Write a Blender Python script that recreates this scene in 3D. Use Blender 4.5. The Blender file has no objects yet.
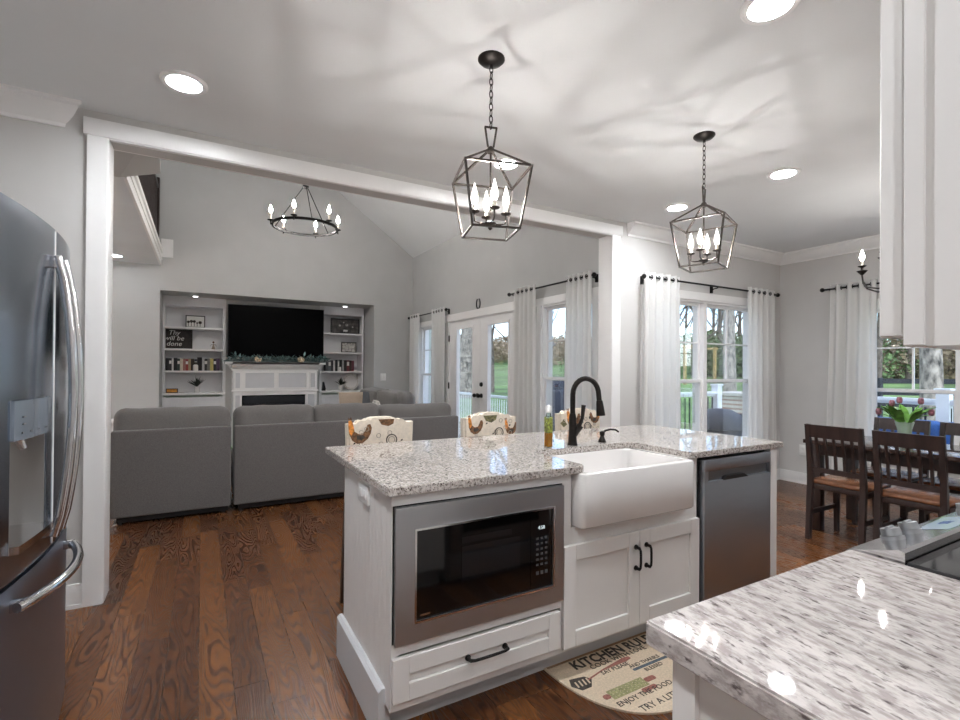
import bpy, bmesh, math, random
from mathutils import Matrix, Vector
R = math.radians
PI = math.pi
C = bpy.context.scene.collection
scene = bpy.context.scene
random.seed(7)

# ---------------------------------------------------------------- camera
cam_data = bpy.data.cameras.new('camera')
cam = bpy.data.objects.new('camera', cam_data)
C.objects.link(cam)
cam_data.sensor_width = 36.0
cam_data.lens = 491.44 / 960 * 36.0
cam_data.shift_y = 6.07 / 960
cam_data.clip_start = 0.02
cam_data.clip_end = 400
cam.matrix_world = (Matrix.Translation((0, 0, 1.3211)) @ Matrix.Rotation(-0.514908, 4, 'Z')
                    @ Matrix.Rotation(PI / 2 + 0.0056376, 4, 'X') @ Matrix.Rotation(0.007375, 4, 'Z'))
scene.camera = cam

# ---------------------------------------------------------------- light and exposure
W_STRENGTH = 3.9        # daylight outside
DOWNLIGHT = 165.0
CANDLE = 3500.0
CHANDELIER = 340.0
scene.view_settings.view_transform = 'Standard'
scene.view_settings.look = 'None'
scene.view_settings.gamma = 1
scene.view_settings.use_curve_mapping = False
scene.view_settings.exposure = 0.66
scene.cycles.use_denoising = True
scene.cycles.sample_clamp_indirect = 6
scene.cycles.max_bounces = 10
scene.cycles.diffuse_bounces = 6
scene.cycles.transparent_max_bounces = 16
world = bpy.data.worlds.new('sky')
scene.world = world
world.use_nodes = True
wt = world.node_tree
wt.nodes.clear()
def wn(t, **k):
    n = wt.nodes.new(t)
    for a, b in k.items(): setattr(n, a, b)
    return n
sky = wn('ShaderNodeTexSky', sky_type='NISHITA', sun_disc=False, sun_elevation=R(40), sun_rotation=R(200), air_density=1.0, dust_density=1.2, ozone_density=1.5)
tc = wn('ShaderNodeTexCoord')
mp = wn('ShaderNodeMapping'); mp.inputs['Scale'].default_value = (1.4, 1.4, 4)
wt.links.new(tc.outputs['Generated'], mp.inputs[0])
nz = wn('ShaderNodeTexNoise'); nz.inputs['Scale'].default_value = 1.6; nz.inputs['Detail'].default_value = 6
wt.links.new(mp.outputs[0], nz.inputs['Vector'])
rp = wn('ShaderNodeValToRGB'); rp.color_ramp.elements[0].position = 0.40; rp.color_ramp.elements[1].position = 0.66
wt.links.new(nz.outputs['Fac'], rp.inputs[0])
skm = wn('ShaderNodeMix', data_type='RGBA', blend_type='MULTIPLY')
skm.inputs['Factor'].default_value = 1
wt.links.new(sky.outputs[0], skm.inputs['A']); skm.inputs['B'].default_value = (0.075, 0.088, 0.11, 1)
mx = wn('ShaderNodeMix', data_type='RGBA')
wt.links.new(rp.outputs[0], mx.inputs['Factor'])
wt.links.new(skm.outputs['Result'], mx.inputs['A'])
mx.inputs['B'].default_value = (0.60, 0.635, 0.67, 1)
bg = wn('ShaderNodeBackground'); bg.inputs['Strength'].default_value = W_STRENGTH
wt.links.new(mx.outputs['Result'], bg.inputs['Color'])
ow = wn('ShaderNodeOutputWorld')
wt.links.new(bg.outputs[0], ow.inputs[0])

# ---------------------------------------------------------------- helpers
def lin(c):
    def f(v):
        v /= 255
        return v / 12.92 if v <= 0.04045 else ((v + 0.055) / 1.055) ** 2.4
    return (f(c[0]), f(c[1]), f(c[2]), 1)

MATS = {}
def mat(name, rgb, rough=0.5, metal=0.0, var=0.0, vscale=8, bump=0.0, bscale=60, stretch=(1, 1, 1), spec=0.5, emit=0.0,
        emit_rgb=None, coat=0.0, trans=0.0, sheen=0.0):
    if name in MATS: return MATS[name]
    m = bpy.data.materials.new(name); m.use_nodes = True
    nt = m.node_tree; b = nt.nodes['Principled BSDF']
    b.inputs['Base Color'].default_value = lin(rgb)
    b.inputs['Roughness'].default_value = rough
    b.inputs['Metallic'].default_value = metal
    b.inputs['Specular IOR Level'].default_value = spec
    b.inputs['Coat Weight'].default_value = coat
    b.inputs['Sheen Weight'].default_value = sheen
    b.inputs['Transmission Weight'].default_value = trans
    if emit:
        b.inputs['Emission Color'].default_value = lin(emit_rgb or rgb)
        b.inputs['Emission Strength'].default_value = emit
    t = nt.nodes.new('ShaderNodeTexCoord'); mpp = nt.nodes.new('ShaderNodeMapping')
    mpp.inputs['Scale'].default_value = stretch
    nt.links.new(t.outputs['Object'], mpp.inputs[0])
    if var:
        n = nt.nodes.new('ShaderNodeTexNoise'); n.inputs['Scale'].default_value = vscale; n.inputs['Detail'].default_value = 5
        nt.links.new(mpp.outputs[0], n.inputs['Vector'])
        r_ = nt.nodes.new('ShaderNodeValToRGB')
        r_.color_ramp.elements[0].position = 0.3; r_.color_ramp.elements[1].position = 0.7
        lo = [max(0, c * (1 - var)) for c in rgb]; hi = [min(255, c * (1 + var)) for c in rgb]
        r_.color_ramp.elements[0].color = lin(lo); r_.color_ramp.elements[1].color = lin(hi)
        nt.links.new(n.outputs['Fac'], r_.inputs[0]); nt.links.new(r_.outputs[0], b.inputs['Base Color'])
    if bump:
        n = nt.nodes.new('ShaderNodeTexNoise'); n.inputs['Scale'].default_value = bscale; n.inputs['Detail'].default_value = 4
        nt.links.new(mpp.outputs[0], n.inputs['Vector'])
        bp = nt.nodes.new('ShaderNodeBump'); bp.inputs['Strength'].default_value = bump; bp.inputs['Distance'].default_value = 0.01
        nt.links.new(n.outputs['Fac'], bp.inputs['Height']); nt.links.new(bp.outputs[0], b.inputs['Normal'])
    MATS[name] = m
    return m

class NT:
    """tiny node builder"""
    def __init__(s, name):
        s.m = bpy.data.materials.new(name); s.m.use_nodes = True
        s.t = s.m.node_tree; s.b = s.t.nodes['Principled BSDF']
        s.out = s.t.nodes['Material Output']
    def n(s, typ, ins=None, **k):
        nd = s.t.nodes.new(typ)
        for a, b in k.items(): setattr(nd, a, b)
        for a, b in (ins or {}).items():
            if isinstance(b, bpy.types.NodeSocket): s.t.links.new(b, nd.inputs[a])
            else: nd.inputs[a].default_value = b
        return nd
    def math(s, op, a, b=0.0, c=0.0):
        nd = s.n('ShaderNodeMath', operation=op)
        for i, v in enumerate((a, b, c)):
            if isinstance(v, bpy.types.NodeSocket): s.t.links.new(v, nd.inputs[i])
            else: nd.inputs[i].default_value = v
        return nd.outputs[0]
    def ramp(s, fac, stops):
        nd = s.n('ShaderNodeValToRGB'); s.t.links.new(fac, nd.inputs[0])
        e = nd.color_ramp.elements
        while len(e) < len(stops): e.new(0.5)
        for x, (p, c) in zip(e, stops): x.position = p; x.color = c
        return nd.outputs[0]
    def mix(s, f, a, b, typ='MIX'):
        nd = s.n('ShaderNodeMix', data_type='RGBA', blend_type=typ)
        for k_, v in (('Factor', f), ('A', a), ('B', b)):
            if isinstance(v, bpy.types.NodeSocket): s.t.links.new(v, nd.inputs[k_])
            else: nd.inputs[k_].default_value = v
        return nd.outputs['Result']
    def link(s, a, b): s.t.links.new(a, b)

class MB:
    def __init__(s, M=None):
        s.bm = bmesh.new(); s.mi = 0; s.M = M
    def _fin(s, verts, faces):
        if s.M is not None:
            for v in verts: v.co = s.M @ v.co
        for f in faces: f.material_index = s.mi
    def box(s, x0, y0, z0, x1, y1, z1, bev=0.0, seg=2):
        x0, x1 = min(x0, x1), max(x0, x1); y0, y1 = min(y0, y1), max(y0, y1); z0, z1 = min(z0, z1), max(z0, z1)
        r = bmesh.ops.create_cube(s.bm, size=1)
        vs = r['verts']
        for v in vs:
            v.co = Vector((x0 + (v.co.x + .5) * (x1 - x0), y0 + (v.co.y + .5) * (y1 - y0), z0 + (v.co.z + .5) * (z1 - z0)))
        if bev:
            es = list({e for v in vs for e in v.link_edges})
            rr = bmesh.ops.bevel(s.bm, geom=es, offset=bev, segments=seg, affect='EDGES', profile=0.5)
            vs = list({v for f in rr['faces'] for v in f.verts} | {v for v in vs if v.is_valid})
        fs = list({f for v in vs for f in v.link_faces})
        s._fin(vs, fs)
        return vs
    def poly(s, pts):
        vs = [s.bm.verts.new(p) for p in pts]
        f = s.bm.faces.new(vs); s._fin(vs, [f]); return f
    def prism(s, poly, a0, a1, axis='z'):
        """poly of 2-D points extruded along axis"""
        def P(p, a):
            return {'z': (p[0], p[1], a), 'y': (p[0], a, p[1]), 'x': (a, p[0], p[1])}[axis]
        lo = [s.bm.verts.new(P(p, a0)) for p in poly]; hi = [s.bm.verts.new(P(p, a1)) for p in poly]
        n = len(poly); fs = [s.bm.faces.new(lo[::-1]), s.bm.faces.new(hi)]
        for i in range(n): fs.append(s.bm.faces.new((lo[i], lo[(i + 1) % n], hi[(i + 1) % n], hi[i])))
        s._fin(lo + hi, fs); return fs
    def tube(s, pts, r, n=8, closed=False, cap=True):
        pts = [Vector(p) for p in pts]; m = len(pts)
        rs = r if isinstance(r, (list, tuple)) else [r] * m
        rings = []; up = None; allv = []
        for i, p in enumerate(pts):
            if closed: d = pts[(i + 1) % m] - pts[i - 1]
            else: d = pts[min(i + 1, m - 1)] - pts[max(i - 1, 0)]
            d.normalize()
            if up is None:
                up = Vector((0, 0, 1)) if abs(d.z) < 0.9 else Vector((1, 0, 0))
            a = d.cross(up)
            if a.length < 1e-5: a = d.cross(Vector((0.3, 1, 0.2)))
            a.normalize(); b = a.cross(d).normalized(); up = b
            o_ = PI / 4 if n == 4 else 0.0
            ring = [s.bm.verts.new(p + (a * math.cos(2 * PI * k / n + o_) + b * math.sin(2 * PI * k / n + o_)) * rs[i]) for k in range(n)]
            rings.append(ring); allv += ring
        fs = []
        for i in range(m if closed else m - 1):
            A, B = rings[i], rings[(i + 1) % m]
            for k in range(n): fs.append(s.bm.faces.new((A[k], A[(k + 1) % n], B[(k + 1) % n], B[k])))
        if cap and not closed:
            fs.append(s.bm.faces.new(rings[0][::-1])); fs.append(s.bm.faces.new(rings[-1]))
        s._fin(allv, fs)
    def cyl(s, p0, p1, r0, r1=None, n=16):
        s.tube([p0, p1], [r0, r0 if r1 is None else r1], n)
    def bar(s, p0, p1, w):
        """square bar"""
        s.tube([p0, p1], w * 0.7071, 4)
    def lathe(s, prof, c=(0, 0, 0), n=24):
        rings = []; allv = []
        for (r, z) in prof:
            ring = [s.bm.verts.new((c[0] + max(r, 1e-4) * math.cos(2 * PI * k / n), c[1] + max(r, 1e-4) * math.sin(2 * PI * k / n), c[2] + z)) for k in range(n)]
            rings.append(ring); allv += ring
        fs = []
        for A, B in zip(rings, rings[1:]):
            for k in range(n): fs.append(s.bm.faces.new((A[k], A[(k + 1) % n], B[(k + 1) % n], B[k])))
        fs.append(s.bm.faces.new(rings[0][::-1])); fs.append(s.bm.faces.new(rings[-1]))
        s._fin(allv, fs)
    def sphere(s, c, r, sc=(1, 1, 1), n=16, m=10):
        prof = [(r * math.sin(PI * i / m), -r * math.cos(PI * i / m)) for i in range(m + 1)]
        i0 = len(s.bm.verts)
        oldM = s.M; s.M = None
        s.lathe(prof, (0, 0, 0), n)
        s.M = oldM
        s.bm.verts.ensure_lookup_table()
        vs = s.bm.verts[i0:]
        for v in vs:
            v.co = Vector((c[0] + v.co.x * sc[0], c[1] + v.co.y * sc[1], c[2] + v.co.z * sc[2]))
            if s.M is not None: v.co = s.M @ v.co
    def cushion(s, c, w, d, h, n=12, e=0.07, lump=0.006, seed=0, M=None):
        """soft block: w along x, d along y, h along z"""
        rnd = random.Random(seed); ph = [rnd.uniform(0, 6.28) for _ in range(8)]
        g = {}
        def key(a, b, c_): return (a, b, c_)
        def vert(i, j, k):
            if (i, j, k) in g: return g[(i, j, k)]
            p = Vector([math.sin(PI / 2 * (2 * a_ / n - 1)) for a_ in (i, j, k)])
            H = Vector((w / 2, d / 2, h / 2)); rr = e
            P = Vector((p.x * H.x, p.y * H.y, p.z * H.z))
            I = Vector([max(-(H[a_] - rr), min(H[a_] - rr, P[a_])) for a_ in range(3)])
            D = P - I
            if D.length > 1e-9: P = I + D.normalized() * rr
            p = Vector((P.x / H.x, P.y / H.y, P.z / H.z))
            bul = 1 + 0.10 * (1 - p.x * p.x) * (1 - p.z * p.z)
            L = lump * (math.sin(4.5 * p.x + ph[0]) * math.sin(3.7 * p.z + ph[1]) + 0.7 * math.sin(9 * p.x + 4 * p.z + ph[2]) + 0.5 * math.sin(15 * p.x + ph[3]) * abs(p.z))
            v = Vector((p.x * w / 2, p.y * d / 2 * bul + L * (1 if p.y > 0 else -1), p.z * h / 2 + L * 0.5 * (p.z > 0.3)))
            if M is not None: v = M @ v
            g[(i, j, k)] = s.bm.verts.new(Vector(c) + v); return g[(i, j, k)]
        fs = []
        for a in range(n):
            for b in range(n):
                for sd in (0, n):
                    fs.append(s.bm.faces.new((vert(a, b, sd), vert(a + 1, b, sd), vert(a + 1, b + 1, sd), vert(a, b + 1, sd))))
                    fs.append(s.bm.faces.new((vert(a, sd, b), vert(a + 1, sd, b), vert(a + 1, sd, b + 1), vert(a, sd, b + 1))))
                    fs.append(s.bm.faces.new((vert(sd, a, b), vert(sd, a + 1, b), vert(sd, a + 1, b + 1), vert(sd, a, b + 1))))
        s._fin(list(g.values()), fs)
    def torus(s, c, r, rr, axis='z', n=20, m=8):
        pts = []
        for k in range(n):
            a = 2 * PI * k / n; u, v = r * math.cos(a), r * math.sin(a)
            pts.append({'z': (c[0] + u, c[1] + v, c[2]), 'y': (c[0] + u, c[1], c[2] + v), 'x': (c[0], c[1] + u, c[2] + v)}[axis])
        s.tube(pts, rr, m, closed=True)
    def pillow(s, c, w, d, h, n=10, puff=1.0, rx=0.0, rz=0.0, lump=0.0, seed=0, sq=4.0):
        """soft cushion: w along x, d along y, thickness h along z, then rotated"""
        rnd = random.Random(seed); ph = [rnd.uniform(0, 6.28) for _ in range(6)]
        M = Matrix.Translation(c) @ Matrix.Rotation(rz, 4, 'Z') @ Matrix.Rotation(rx, 4, 'X')
        g = {}
        for sd in (1, -1):
            for i in range(n + 1):
                for j in range(n + 1):
                    edge = i in (0, n) or j in (0, n)
                    if edge and sd == -1: g[(sd, i, j)] = g[(1, i, j)]; continue
                    u, v = 2 * i / n - 1, 2 * j / n - 1
                    t = ((1 - abs(u) ** sq) * (1 - abs(v) ** sq)) ** (0.5 * puff)
                    pin = 1 - 0.04 * (abs(u) * abs(v)) - 0.03 * (1 - v * v) * abs(u) - 0.03 * (1 - u * u) * abs(v)
                    z = sd * h / 2 * t
                    if lump: z += lump * t * (math.sin(5 * u + ph[0]) * math.sin(4 * v + ph[1]) + 0.6 * math.sin(11 * u + 3 * v + ph[2]))
                    g[(sd, i, j)] = s.bm.verts.new(M @ Vector((u * w / 2 * pin, v * d / 2 * pin, z)))
        fs = []
        for sd in (1, -1):
            for i in range(n):
                for j in range(n):
                    q = [g[(sd, i, j)], g[(sd, i + 1, j)], g[(sd, i + 1, j + 1)], g[(sd, i, j + 1)]]
                    fs.append(s.bm.faces.new(q if sd == 1 else q[::-1]))
        s._fin(list(set(g.values())), fs)
    def text(s, body, size, M, align='LEFT', ext=0.0006, bold=0.0):
        cu = bpy.data.curves.new('lettering', 'FONT'); cu.body = body; cu.size = size; cu.extrude = ext
        cu.offset = bold; cu.align_x = align; cu.resolution_u = 2
        ob = bpy.data.objects.new('lettering', cu); C.objects.link(ob)
        bpy.context.view_layer.update()
        me = ob.evaluated_get(bpy.context.evaluated_depsgraph_get()).to_mesh()
        vs = [s.bm.verts.new(M @ v.co) for v in me.vertices]
        fs = []
        for p in me.polygons:
            try: fs.append(s.bm.faces.new([vs[i] for i in p.vertices]))
            except ValueError: pass
        s._fin(vs, fs)
        bpy.data.objects.remove(ob); bpy.data.curves.remove(cu)
    def build(s, name, mats, parent=None, smooth=35, fix=True):
        if not isinstance(mats, (list, tuple)): mats = [mats]
        if fix: bmesh.ops.recalc_face_normals(s.bm, faces=s.bm.faces)
        off = Vector((0, 0, 0)); p = parent
        while p is not None: off += p.location; p = p.parent
        if off.length:
            for v in s.bm.verts: v.co -= off
        me = bpy.data.meshes.new(name); s.bm.to_mesh(me); s.bm.free()
        for m in mats: me.materials.append(m)
        if smooth:
            for p_ in me.polygons: p_.use_smooth = True
            me.set_sharp_from_angle(angle=R(smooth))
        o = bpy.data.objects.new(name, me); C.objects.link(o)
        if parent is not None: o.parent = parent
        return o

def tag(o, label, cat, group=None, kind=None):
    if label: o['label'] = label
    if cat: o['category'] = cat
    if group: o['group'] = group
    if kind: o['kind'] = kind
    return o
def thing(name, label, cat, loc=(0, 0, 0), group=None):
    o = bpy.data.objects.new(name, None); o.empty_display_size = 0.1
    C.objects.link(o); o.location = loc
    return tag(o, label, cat, group)
def struct(o, label=None):
    o['kind'] = 'structure'
    if label: o['label'] = label
    return o
def copy_tree(o, parent=None):
    c = o.copy(); C.objects.link(c)
    if parent is not None: c.parent = parent
    for ch in list(o.children): copy_tree(ch, c)
    return c
def relabel(o, label): o['label'] = label; return o
# ---------------------------------------------------------------- materials
def wood_floor():
    k = NT('oak_planks')
    tcn = k.n('ShaderNodeTexCoord'); sp = k.n('ShaderNodeSeparateXYZ', {0: tcn.outputs['Object']})
    x, y = sp.outputs[0], sp.outputs[1]
    px = k.math('DIVIDE', x, 0.127); ix = k.math('FLOOR', px); fx = k.math('FRACT', px)
    wn1 = k.n('ShaderNodeTexWhiteNoise', {'W': ix}, noise_dimensions='1D')
    py = k.math('ADD', k.math('DIVIDE', y, 1.15), k.math('MULTIPLY', wn1.outputs['Value'], 7.0))
    iy = k.math('FLOOR', py); fy = k.math('FRACT', py)
    cb = k.n('ShaderNodeCombineXYZ', {0: ix, 1: iy, 2: 0.0})
    wn2 = k.n('ShaderNodeTexWhiteNoise', {'Vector': cb.outputs[0]}, noise_dimensions='3D')
    pid = wn2.outputs['Value']
    gv = k.n('ShaderNodeCombineXYZ', {0: k.math('MULTIPLY', x, 5.0), 1: k.math('MULTIPLY', y, 0.75), 2: k.math('MULTIPLY', pid, 37.0)})
    n1 = k.n('ShaderNodeTexNoise', {'Vector': gv.outputs[0], 'Scale': 1.15, 'Detail': 2.0, 'Roughness': 0.45, 'Distortion': 0.25})
    rings = k.math('SINE', k.math('MULTIPLY', n1.outputs['Fac'], 225.0))
    rings = k.math('ADD', k.math('MULTIPLY', rings, 0.5), 0.5)
    fv = k.n('ShaderNodeCombineXYZ', {0: k.math('MULTIPLY', x, 260.0), 1: k.math('MULTIPLY', y, 9.0), 2: pid})
    n2 = k.n('ShaderNodeTexNoise', {'Vector': fv.outputs[0], 'Scale': 1.0, 'Detail': 3.0})
    grain = k.math('MULTIPLY', k.math('POWER', rings, 2.6), k.math('ADD', k.math('MULTIPLY', n2.outputs['Fac'], 1.1), 0.35))
    base = k.ramp(pid, [(0.0, lin((98, 58, 34))), (0.3, lin((114, 70, 40))), (0.62, lin((130, 82, 46))), (0.88, lin((152, 98, 56))), (1.0, lin((76, 48, 34)))])
    dark = k.mix(1.0, base, (0.24, 0.20, 0.17, 1), 'MULTIPLY')
    col = k.mix(k.math('MINIMUM', grain, 1.0), base, dark)
    col = k.mix(k.math('MULTIPLY', n2.outputs['Fac'], 0.38), col, (0.02, 0.012, 0.008, 1))
    ex = k.math('LESS_THAN', k.math('MINIMUM', fx, k.math('SUBTRACT', 1.0, fx)), 0.011)
    ey = k.math('LESS_THAN', k.math('MINIMUM', fy, k.math('SUBTRACT', 1.0, fy)), 0.0014)
    e = k.math('MAXIMUM', ex, ey)
    col = k.mix(k.math('MULTIPLY', e, 0.75), col, (0.012, 0.008, 0.006, 1))
    k.link(col, k.b.inputs['Base Color'])
    rr = k.math('ADD', 0.25, k.math('MULTIPLY', grain, 0.10))
    k.link(rr, k.b.inputs['Roughness'])
    k.b.inputs['Specular IOR Level'].default_value = 0.4
    bp = k.n('ShaderNodeBump', {'Strength': 0.25, 'Distance': 0.002, 'Height': k.math('SUBTRACT', k.math('MULTIPLY', grain, -0.5), e)})
    k.link(bp.outputs[0], k.b.inputs['Normal'])
    return k.m
FLOOR = wood_floor()

def granite(name, stretch, rot, sc, darkc, lo, hi, cell, base=(214, 210, 206), mid=(168, 160, 154)):
    k = NT(name)
    tcn = k.n('ShaderNodeTexCoord')
    mp_ = k.n('ShaderNodeMapping', {0: tcn.outputs['Object'], 'Rotation': (0, 0, rot)})
    mp2 = k.n('ShaderNodeMapping', {0: mp_.outputs[0], 'Scale': stretch})
    v = mp2.outputs[0]
    n0 = k.n('ShaderNodeTexNoise', {'Vector': v, 'Scale': 14 * sc, 'Detail': 4.0})
    n1 = k.n('ShaderNodeTexNoise', {'Vector': v, 'Scale': 85 * sc, 'Detail': 5.0, 'Roughness': 0.65})
    n2 = k.n('ShaderNodeTexNoise', {'Vector': v, 'Scale': 120 * sc, 'Detail': 3.0, 'Roughness': 0.6})
    vo = k.n('ShaderNodeTexVoronoi', {'Vector': v, 'Scale': 210 * sc})
    c = k.ramp(n1.outputs['Fac'], [(0.40, lin(mid)), (0.56, lin(base))])
    c = k.mix(k.math('MULTIPLY', n0.outputs['Fac'], 0.35), c, lin((196, 186, 182)))
    sh = k.ramp(vo.outputs['Color'], [(0.0, (0.62, 0.6, 0.6, 1)), (0.5, (1, 1, 1, 1))])
    c = k.mix(cell, c, sh, 'MULTIPLY')
    f1 = k.ramp(n2.outputs['Fac'], [(lo, (0, 0, 0, 1)), (hi, (1, 1, 1, 1))])
    c = k.mix(f1, c, lin(darkc))
    k.link(c, k.b.inputs['Base Color'])
    k.b.inputs['Roughness'].default_value = 0.035
    k.b.inputs['Specular IOR Level'].default_value = 0.6
    return k.m
GRAN_I = granite('granite_speckled', (1, 1, 1), 0, 1.0, (72, 62, 56), 0.545, 0.625, 0.4, base=(212, 206, 200), mid=(148, 139, 132))
GRAN_C = granite('granite_streaked', (0.46, 1.15, 1), R(-84), 0.62, (100, 91, 90), 0.56, 0.68, 0.3, base=(206, 200, 197), mid=(158, 149, 146))

def brushed(name, rgb, rough, st, bump=0.05):
    k = NT(name)
    tcn = k.n('ShaderNodeTexCoord')
    mp_ = k.n('ShaderNodeMapping', {0: tcn.outputs['Object'], 'Scale': st})
    n = k.n('ShaderNodeTexNoise', {'Vector': mp_.outputs[0], 'Scale': 1.0, 'Detail': 3.0})
    k.b.inputs['Base Color'].default_value = lin(rgb); k.b.inputs['Metallic'].default_value = 1
    k.link(k.math('ADD', rough - 0.06, k.math('MULTIPLY', n.outputs['Fac'], 0.12)), k.b.inputs['Roughness'])
    bp = k.n('ShaderNodeBump', {'Strength': bump, 'Distance': 0.002, 'Height': n.outputs['Fac']})
    k.link(bp.outputs[0], k.b.inputs['Normal'])
    return k.m
STEEL = brushed('brushed_steel', (192, 195, 199), 0.36, (4, 4, 500))
STEEL_Z = brushed('freezer_steel', (150, 160, 176), 0.32, (1.5, 1.5, 5), 0.15)
STEEL_V = brushed('brushed_steel_vertical', (206, 204, 202), 0.34, (300, 300, 3))
STEEL_F = brushed('polished_steel', (166, 175, 188), 0.18, (1.5, 1.5, 5), 0.3)
CHROME = mat('satin_chrome', (222, 222, 224), 0.13, 1.0)
DWSTEEL = brushed('swirled_steel', (176, 182, 190), 0.34, (5, 5, 26), 0.7)
STEEL_SHADED = brushed('dark_brushed_steel', (128, 128, 130), 0.34, (4, 4, 300))

def glass_mat(name, tint=(1, 1, 1, 1), refl=1.0, rough=0.0):
    k = NT(name)
    tr = k.n('ShaderNodeBsdfTransparent', {'Color': tint})
    gl = k.n('ShaderNodeBsdfGlossy', {'Color': (1, 1, 1, 1), 'Roughness': rough})
    fr = k.n('ShaderNodeFresnel', {'IOR': 1.45})
    mx_ = k.n('ShaderNodeMixShader', {0: k.math('MULTIPLY', fr.outputs[0], refl), 1: tr.outputs[0], 2: gl.outputs[0]})
    k.link(mx_.outputs[0], k.out.inputs['Surface'])
    return k.m
GLASS = glass_mat('window_glass', (0.98, 0.99, 0.985, 1), 0.35)
def bulb_glass():
    k = NT('glowing_bulb_glass')
    tr = k.n('ShaderNodeBsdfTransparent'); em = k.n('ShaderNodeEmission', {'Color': lin((255, 248, 240)), 'Strength': 26.0})
    lw = k.n('ShaderNodeLayerWeight', {'Blend': 0.35})
    m_ = k.n('ShaderNodeMixShader', {0: k.math('SUBTRACT', 0.16, k.math('MULTIPLY', lw.outputs['Facing'], 0.10)), 1: tr.outputs[0], 2: em.outputs[0]})
    k.link(m_.outputs[0], k.out.inputs['Surface'])
    return k.m
BULB = bulb_glass()
def frosted():
    k = NT('pale_vase_glass')
    tr = k.n('ShaderNodeBsdfTransparent', {'Color': (0.9, 0.96, 0.9, 1)}); d = k.n('ShaderNodeBsdfTranslucent', {'Color': (0.9, 0.95, 0.88, 1)}); d2 = k.n('ShaderNodeBsdfDiffuse', {'Color': (0.86, 0.92, 0.84, 1)})
    g = k.n('ShaderNodeBsdfGlossy', {'Roughness': 0.03}); fr = k.n('ShaderNodeFresnel', {'IOR': 1.4})
    a = k.n('ShaderNodeMixShader', {0: 0.5, 1: d.outputs[0], 2: d2.outputs[0]}); b = k.n('ShaderNodeMixShader', {0: 0.3, 1: tr.outputs[0], 2: a.outputs[0]})
    c = k.n('ShaderNodeMixShader', {0: k.math('MULTIPLY', fr.outputs[0], 0.5), 1: b.outputs[0], 2: g.outputs[0]})
    k.link(c.outputs[0], k.out.inputs['Surface']); return k.m
FROST = frosted()
VASEGLASS = glass_mat('clear_glass', (0.86, 0.93, 0.88, 1), 1.0)

def curtain_mat():
    k = NT('white_curtain_cloth')
    d = k.n('ShaderNodeBsdfDiffuse', {'Color': lin((244, 243, 241))})
    t = k.n('ShaderNodeBsdfTranslucent', {'Color': lin((246, 246, 245))})
    tcn = k.n('ShaderNodeTexCoord')
    n = k.n('ShaderNodeTexNoise', {'Vector': tcn.outputs['Object'], 'Scale': 400.0})
    bp = k.n('ShaderNodeBump', {'Strength': 0.1, 'Distance': 0.001, 'Height': n.outputs['Fac']})
    k.link(bp.outputs[0], d.inputs['Normal'])
    m_ = k.n('ShaderNodeMixShader', {0: 0.48, 1: d.outputs[0], 2: t.outputs[0]})
    k.link(m_.outputs[0], k.out.inputs['Surface'])
    return k.m
CURTAIN = curtain_mat()

WALL = mat('greige_wall_paint', (204, 202, 200), 0.85, var=0.012, vscale=3, bump=0.03, bscale=220)
WALL_SHADED = mat('grey_wall_paint', (190, 190, 189), 0.85, var=0.012, vscale=3, bump=0.03, bscale=220)  # same wall paint toned down, the living room's dimmer light put into the colour
CEIL = mat('white_ceiling_paint', (228, 230, 231), 0.9, var=0.01, vscale=2, bump=0.03, bscale=160)
TRIM = mat('white_trim_paint', (240, 239, 238), 0.38, var=0.01, vscale=4)
CAB = mat('white_cabinet_paint', (226, 223, 220), 0.36, var=0.01, vscale=5)
CABK = mat('cabinet_kick_paint', (206, 207, 209), 0.45, var=0.01, vscale=5)
BUILT = mat('bookcase_paint', (226, 226, 228), 0.4, var=0.01)
SOFA = mat('grey_woven_upholstery', (110, 106, 104), 0.95, var=0.14, vscale=180, bump=0.5, bscale=420, sheen=0.2)
SOFA2 = mat('grey_cushion_cloth', (118, 114, 111), 0.95, var=0.08, vscale=160, bump=0.35, bscale=300, sheen=0.2)
BLACK = mat('black_metal', (28, 26, 25), 0.42, 0.6, var=0.1, vscale=40)
BRONZE = mat('oil_rubbed_bronze', (44, 40, 38), 0.36, 0.75, var=0.15, vscale=60)
BLACKPL = mat('black_plastic', (16, 16, 17), 0.4, var=0.05)
BLACKGL = mat('black_gloss_glass', (9, 9, 10), 0.06, spec=0.6, var=0.03)
OVENWIN = mat('smoked_oven_glass', (20, 20, 22), 0.05, spec=0.8, var=0.03)
TVSCR = mat('dark_screen_glass', (3, 3, 4), 0.3, spec=0.03, var=0.02)
PORC = mat('white_fireclay', (232, 229, 227), 0.12, var=0.01, vscale=3, coat=0.4)
DKWOOD = mat('espresso_stained_wood', (46, 33, 30), 0.35, var=0.22, vscale=30, stretch=(1, 1, 0.1), bump=0.06, bscale=60)
TABTOP = mat('dark_table_top', (58, 44, 40), 0.09, var=0.2, vscale=14, stretch=(6, 0.5, 1), coat=0.3)
SEAT = mat('brown_leather_seat', (136, 92, 66), 0.26, var=0.1, vscale=25, bump=0.1, bscale=120)
CREAM = mat('cream_printed_linen', (226, 214, 198), 0.9, var=0.04, vscale=60, bump=0.2, bscale=500)
INK_B = mat('print_brown', (108, 78, 54), 0.9, var=0.35, vscale=70)
INK_O = mat('print_orange', (204, 132, 62), 0.9, var=0.25, vscale=70)
INK_K = mat('print_charcoal', (66, 60, 56), 0.9, var=0.2, vscale=70)
INK_G = mat('print_olive', (104, 100, 70), 0.9, var=0.3, vscale=70)
INK_L = mat('print_pale_grey', (164, 152, 138), 0.9, var=0.1, vscale=70)
LEGW = mat('dark_turned_wood', (52, 36, 28), 0.4, var=0.2, vscale=20)
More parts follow.
